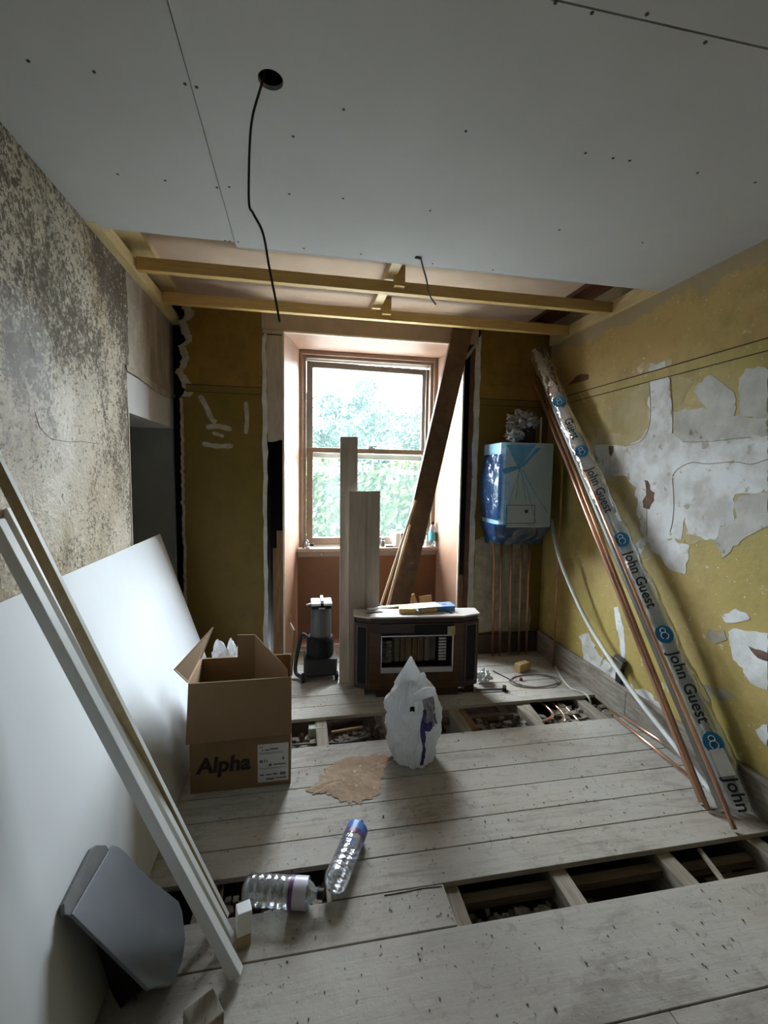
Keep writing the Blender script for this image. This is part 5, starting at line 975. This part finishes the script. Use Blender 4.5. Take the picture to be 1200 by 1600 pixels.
# ---- bits on the floor in the corner
c = FZ(817, 1049, 0); tag(MB().obox(c + V((0, 0.01, 0.034)), (0.055, 0.022, 0), (-0.012, 0.022, 0), (0, 0, 0.033)).build('timber_block', MT['offcut'], bevel=0.002), 'yellow pine block standing on the boards under the boiler', 'wood block')
wc = FZ(842, 1063, 0.006); pts = []
for k in range(64):
    t = k / 63 * 2 * math.pi * 1.8; r = 0.20 + 0.012 * math.sin(t * 2.3) - 0.03 * k / 63; pts.append((wc.x - 0.03 + r * 0.95 * math.cos(t + 2.6), wc.y + r * 0.55 * math.sin(t + 2.6), 0.005 + 0.004 * (k / 63) + 0.003 * math.sin(t * 3)))
tag(MB().tube(pts, 0.0042, 7).build('cable_coil', MT['cablegrey'], smooth=True), 'loose coil of grey cable on the boards below the boiler', 'cable')
tag(MB().tube(curve_pts([FZ(866, 1040, 0.006), FZ(880, 1062, 0.006), FZ(893, 1076, 0.006), FZ(912, 1083, 0.006), FZ(921, 1092, 0.0), FZ(922, 1104, -0.05), FZ(905, 1112, -0.08), FZ(885, 1114, -0.085)], 8), 0.006, 8).build('cable', MT['greypipe'], smooth=True), 'pale cable running from the upright pipe into the floor gap', 'cable')
tag(MB().tube(curve_pts([FZ(770, 1048, 0.005), FZ(790, 1058, 0.005), FZ(803, 1065, 0.005), FZ(815, 1072, 0.005)], 6), 0.004, 7).build('cable', MT['cable'], smooth=True), 'short black cable end beside the grey coil', 'cable')
c = FZ(814, 1061, 0.012); tag(MB().lathe((c.x, c.y, 0.001), (0, 0, 1), [(0, 0.012), (0.018, 0.012), (0.022, 0.008)], 14).build('bottle_cap', MT['red']), 'small dark red cap beside the pine block', 'cap')
hm = empty('hammer', FZ(775, 1079, 0.01), 'steel bar tool with a dark head beside the gas fire', 'tool')
p, q = FZ(745, 1078, 0.012), FZ(787, 1077, 0.012); MB().tube([p, q], 0.008, 10).build('shaft', MT['darksteel'], hm); MB().bar(q + V((-0.005, -0.02, 0.004)), q + V((0.02, 0.03, 0.004)), 0.026, 0.026).build('head', MT['black'], hm, bevel=0.004)
o, z_ = crumple('plastic_wrap', (1.315, 2.985, 0.045), (0.055, 0.05, 0.04), 'wrap', 21, 4, 0.5); o.location.z = -z_ + 0.001; tag(o, 'crumpled clear plastic scrap beside the gas fire foot', 'plastic wrap')
# ---- things in the far floor gap
tag(MB().obox(FZ(495, 1146, -0.075) + V((0, 0, -0.01)), (0.05, 0, 0), (0.0, 0.045, -0.01), (0, 0.006, 0.055)).build('concrete_block', MT['insul'], bevel=0.006), 'pale grey block standing in the far floor gap', 'block')
tag(MB().obox(FZ(830, 1114, -0.035), (0.028, 0.002, 0), (0.01, 0.12, 0.004), (0, 0, 0.012)).build('timber_offcut', MT['joist'], bevel=0.002), 'grey board stub bridging the gap by the copper pipes', 'offcut')
tag(MB().obox(FZ(728, 1126, -0.05), (0.035, 0.002, 0), (-0.01, 0.12, 0), (0, 0, 0.012)).build('timber_offcut', MT['brownwood'], bevel=0.002), 'brown board stub in the gap behind the bag', 'offcut')
for k, (x0, y0, x1, y1, x2, y2, lbl) in enumerate(((848, 1100, 864, 1118, 838, 1130, 'bent copper pipe nearest the board stub in the gap'), (863, 1099, 880, 1115, 884, 1128, 'middle copper pipe in the far floor gap'), (877, 1100, 890, 1111, 905, 1128, 'copper pipe closest to the corner in the gap'))):
    tag(MB().tube(curve_pts([FZ(x0, y0, -0.045) + V((-0.05, 0.12, 0)), FZ(x0, y0, -0.045), FZ(x1, y1, -0.045), FZ(x2, y2, -0.05)], 6), 0.009, 10).build('copper_pipe', MT['copper'], smooth=True), lbl, 'pipe', 'copper pipes in the floor gap')
tag(MB().tube(curve_pts([FZ(458, 1164, -0.02), FZ(500, 1161, -0.05), FZ(540, 1160, -0.05), FZ(575, 1150, -0.06)], 6), 0.006, 8).build('cable', MT['cablegrey'], smooth=True), 'grey cable lying along the far floor gap', 'cable')
tag(MB().bar(FZ(518, 1144, -0.06), FZ(566, 1136, -0.06), 0.012, 0.010).build('lath', MT['lath']), 'pale splinter of lath lying in the far floor gap', 'lath')
tag(MB().bar(FZ(345, 1408, -0.05), FZ(349, 1380, -0.05), 0.012, 0.010).build('lath', MT['joist']), 'thin lath strip in the gap under the leaning lengths', 'lath')
o, z_ = crumple('stone', FZ(1137, 1366, -0.13), (0.022, 0.02, 0.02), 'insul', 31, 3, 0.3); tag(o, 'small pale stone in the near floor hole', 'stone')

# ---- cables from the ceiling
hcx = V((hc.x - 0.012, hc.y, ZC + 0.05))
tag(MB().tube(curve_pts([hcx, V((hc.x - 0.022, hc.y + 0.002, ZC - 0.005)), FY(395, 180, 1.37), FY(390, 230, 1.38), FY(389, 315, 1.39), FY(396, 334, 1.40), FY(411, 365, 1.40), FY(421, 420, 1.41), FY(430, 465, 1.41), FY(437, 503, 1.41)], 8), 0.0034, 8).build('ceiling_cable', MT['cable'], smooth=True), 'long black cable hanging from the round ceiling hole', 'cable')
c = FZ(655, 402, ZC); cc = empty('ceiling_cable', c, 'short dark cable poking through near the ceiling edge', 'cable')
MB().obox(c + V((-0.006, 0, -0.003)), (0.014, 0.003, 0), (-0.002, 0.008, 0), (0, 0, 0.003)).build('grommet', MT['black'], cc)
MB().tube(curve_pts([c + V((0.008, 0, 0.0)), FY(661, 418, 2.25), FY(667, 440, 2.26), FY(669, 455, 2.27), FY(674, 466, 2.28), FY(681, 476, 2.29)], 6), 0.0042, 8).build('cord', MT['cablegrey'], cc, smooth=True)

# ---- things on the window sill
SZ = zs + 0.0005
def on_sill(x, Y): return V((FY(x, 855, Y).x, Y, SZ))
c = on_sill(480, 3.875); tp = empty('tap_fitting', c, 'chrome and black tap fitting at the end of the sill', 'tap')
MB().tube(curve_pts([c + V((-0.030, 0.01, 0.0)), c + V((-0.026, 0.015, 0.05)), c + V((-0.006, 0.012, 0.066)), c + V((0.008, 0.008, 0.05))], 6), 0.009, 10).build('spout', MT['darksteel'], tp, smooth=True); MB().lathe(c + V((0.004, 0, 0.0)), (0, 0, 1), [(0, 0.018), (0.012, 0.018), (0.016, 0.010), (0.03, 0.010), (0.034, 0.016), (0.046, 0.014)], 14).build('body', MT['steel'], tp)
MB().lathe(c + V((0.02, -0.008, 0.03)), (1, 0, 0.1), [(0, 0.009), (0.014, 0.012), (0.03, 0.012), (0.034, 0.008)], 12).build('lever', MT['black'], tp); MB().lathe(c + V((0.006, -0.012, 0.012)), (0.3, -1, -0.2), [(0, 0.010), (0.02, 0.012), (0.026, 0.006)], 12).build('outlet', MT['palepaper'], tp)
c = on_sill(675, 3.90); sb = empty('spray_bottle', c, 'clear bottle with turquoise label at the sill end', 'bottle')
MB().lathe(c, (0, 0, 1), [(0, 0.030), (0.004, 0.034), (0.14, 0.033), (0.17, 0.026), (0.188, 0.012), (0.20, 0.012)], 20).build('bottle_body', MT['bottle'], sb, smooth=True); MB().lathe(c + V((0, 0, 0.055)), (0, 0, 1), [(0, 0.0345), (0.075, 0.0343)], 20, cap=False).build('bottle_label', MT['soap'], sb, smooth=True)
MB().lathe(c + V((0, 0, 0.198)), (0, 0, 1), [(0, 0.015), (0.02, 0.015), (0.024, 0.010)], 14).build('cap', MT['black'], sb)
c = on_sill(666, 3.885); tag(MB().lathe(c, (0, 0, 1), [(0, 0.014), (0.003, 0.017), (0.05, 0.016), (0.066, 0.006), (0.10, 0.003)], 14).build('sealant_tube', MT['whitepaint']), 'small white nozzle tube beside the turquoise-labelled bottle', 'tube')
c = on_sill(620, 3.91); tag(MB().lathe(c, (0, 0, 1), [(0, 0.036), (0.004, 0.038), (0.12, 0.037), (0.125, 0.034)], 20).build('white_tub', MT['whitepaint']), 'white round tub on the sill beside the slanting beam', 'tub')
c = on_sill(627, 3.955); jr = empty('glass_jar', c, 'brown jar with a dark lid behind the slanting beam', 'jar'); MB().lathe(c, (0, 0, 1), [(0, 0.026), (0.004, 0.028), (0.085, 0.028), (0.092, 0.024)], 18).build('jar_body', MT['brownwood'], jr); MB().lathe(c + V((0, 0, 0.092)), (0, 0, 1), [(0, 0.025), (0.02, 0.025), (0.023, 0.022)], 18).build('lid', MT['darkgrey'], jr)
c = on_sill(598, 3.92); tag(MB().lathe(c, (0, 0, 1), [(0, 0.018), (0.05, 0.018), (0.058, 0.010), (0.075, 0.010), (0.078, 0.006)], 16).build('filler_tube', MT['grey']), 'small grey tube standing beside the planks on the sill', 'tube')
c = on_sill(609, 3.88); pr_ = empty('pliers', c, 'dark pliers lying flat on the sill', 'pliers')
for s in (-1, 1): MB().bar(c + V((-0.035, 0.012 * s, 0.006)), c + V((0.03, -0.004 * s, 0.006)), 0.010, 0.010).build('handle', MT['darkgrey'], pr_)
MB().bar(c + V((0.028, 0.0, 0.006)), c + V((0.055, 0.0, 0.006)), 0.010, 0.014).build('jaw', MT['steel'], pr_)
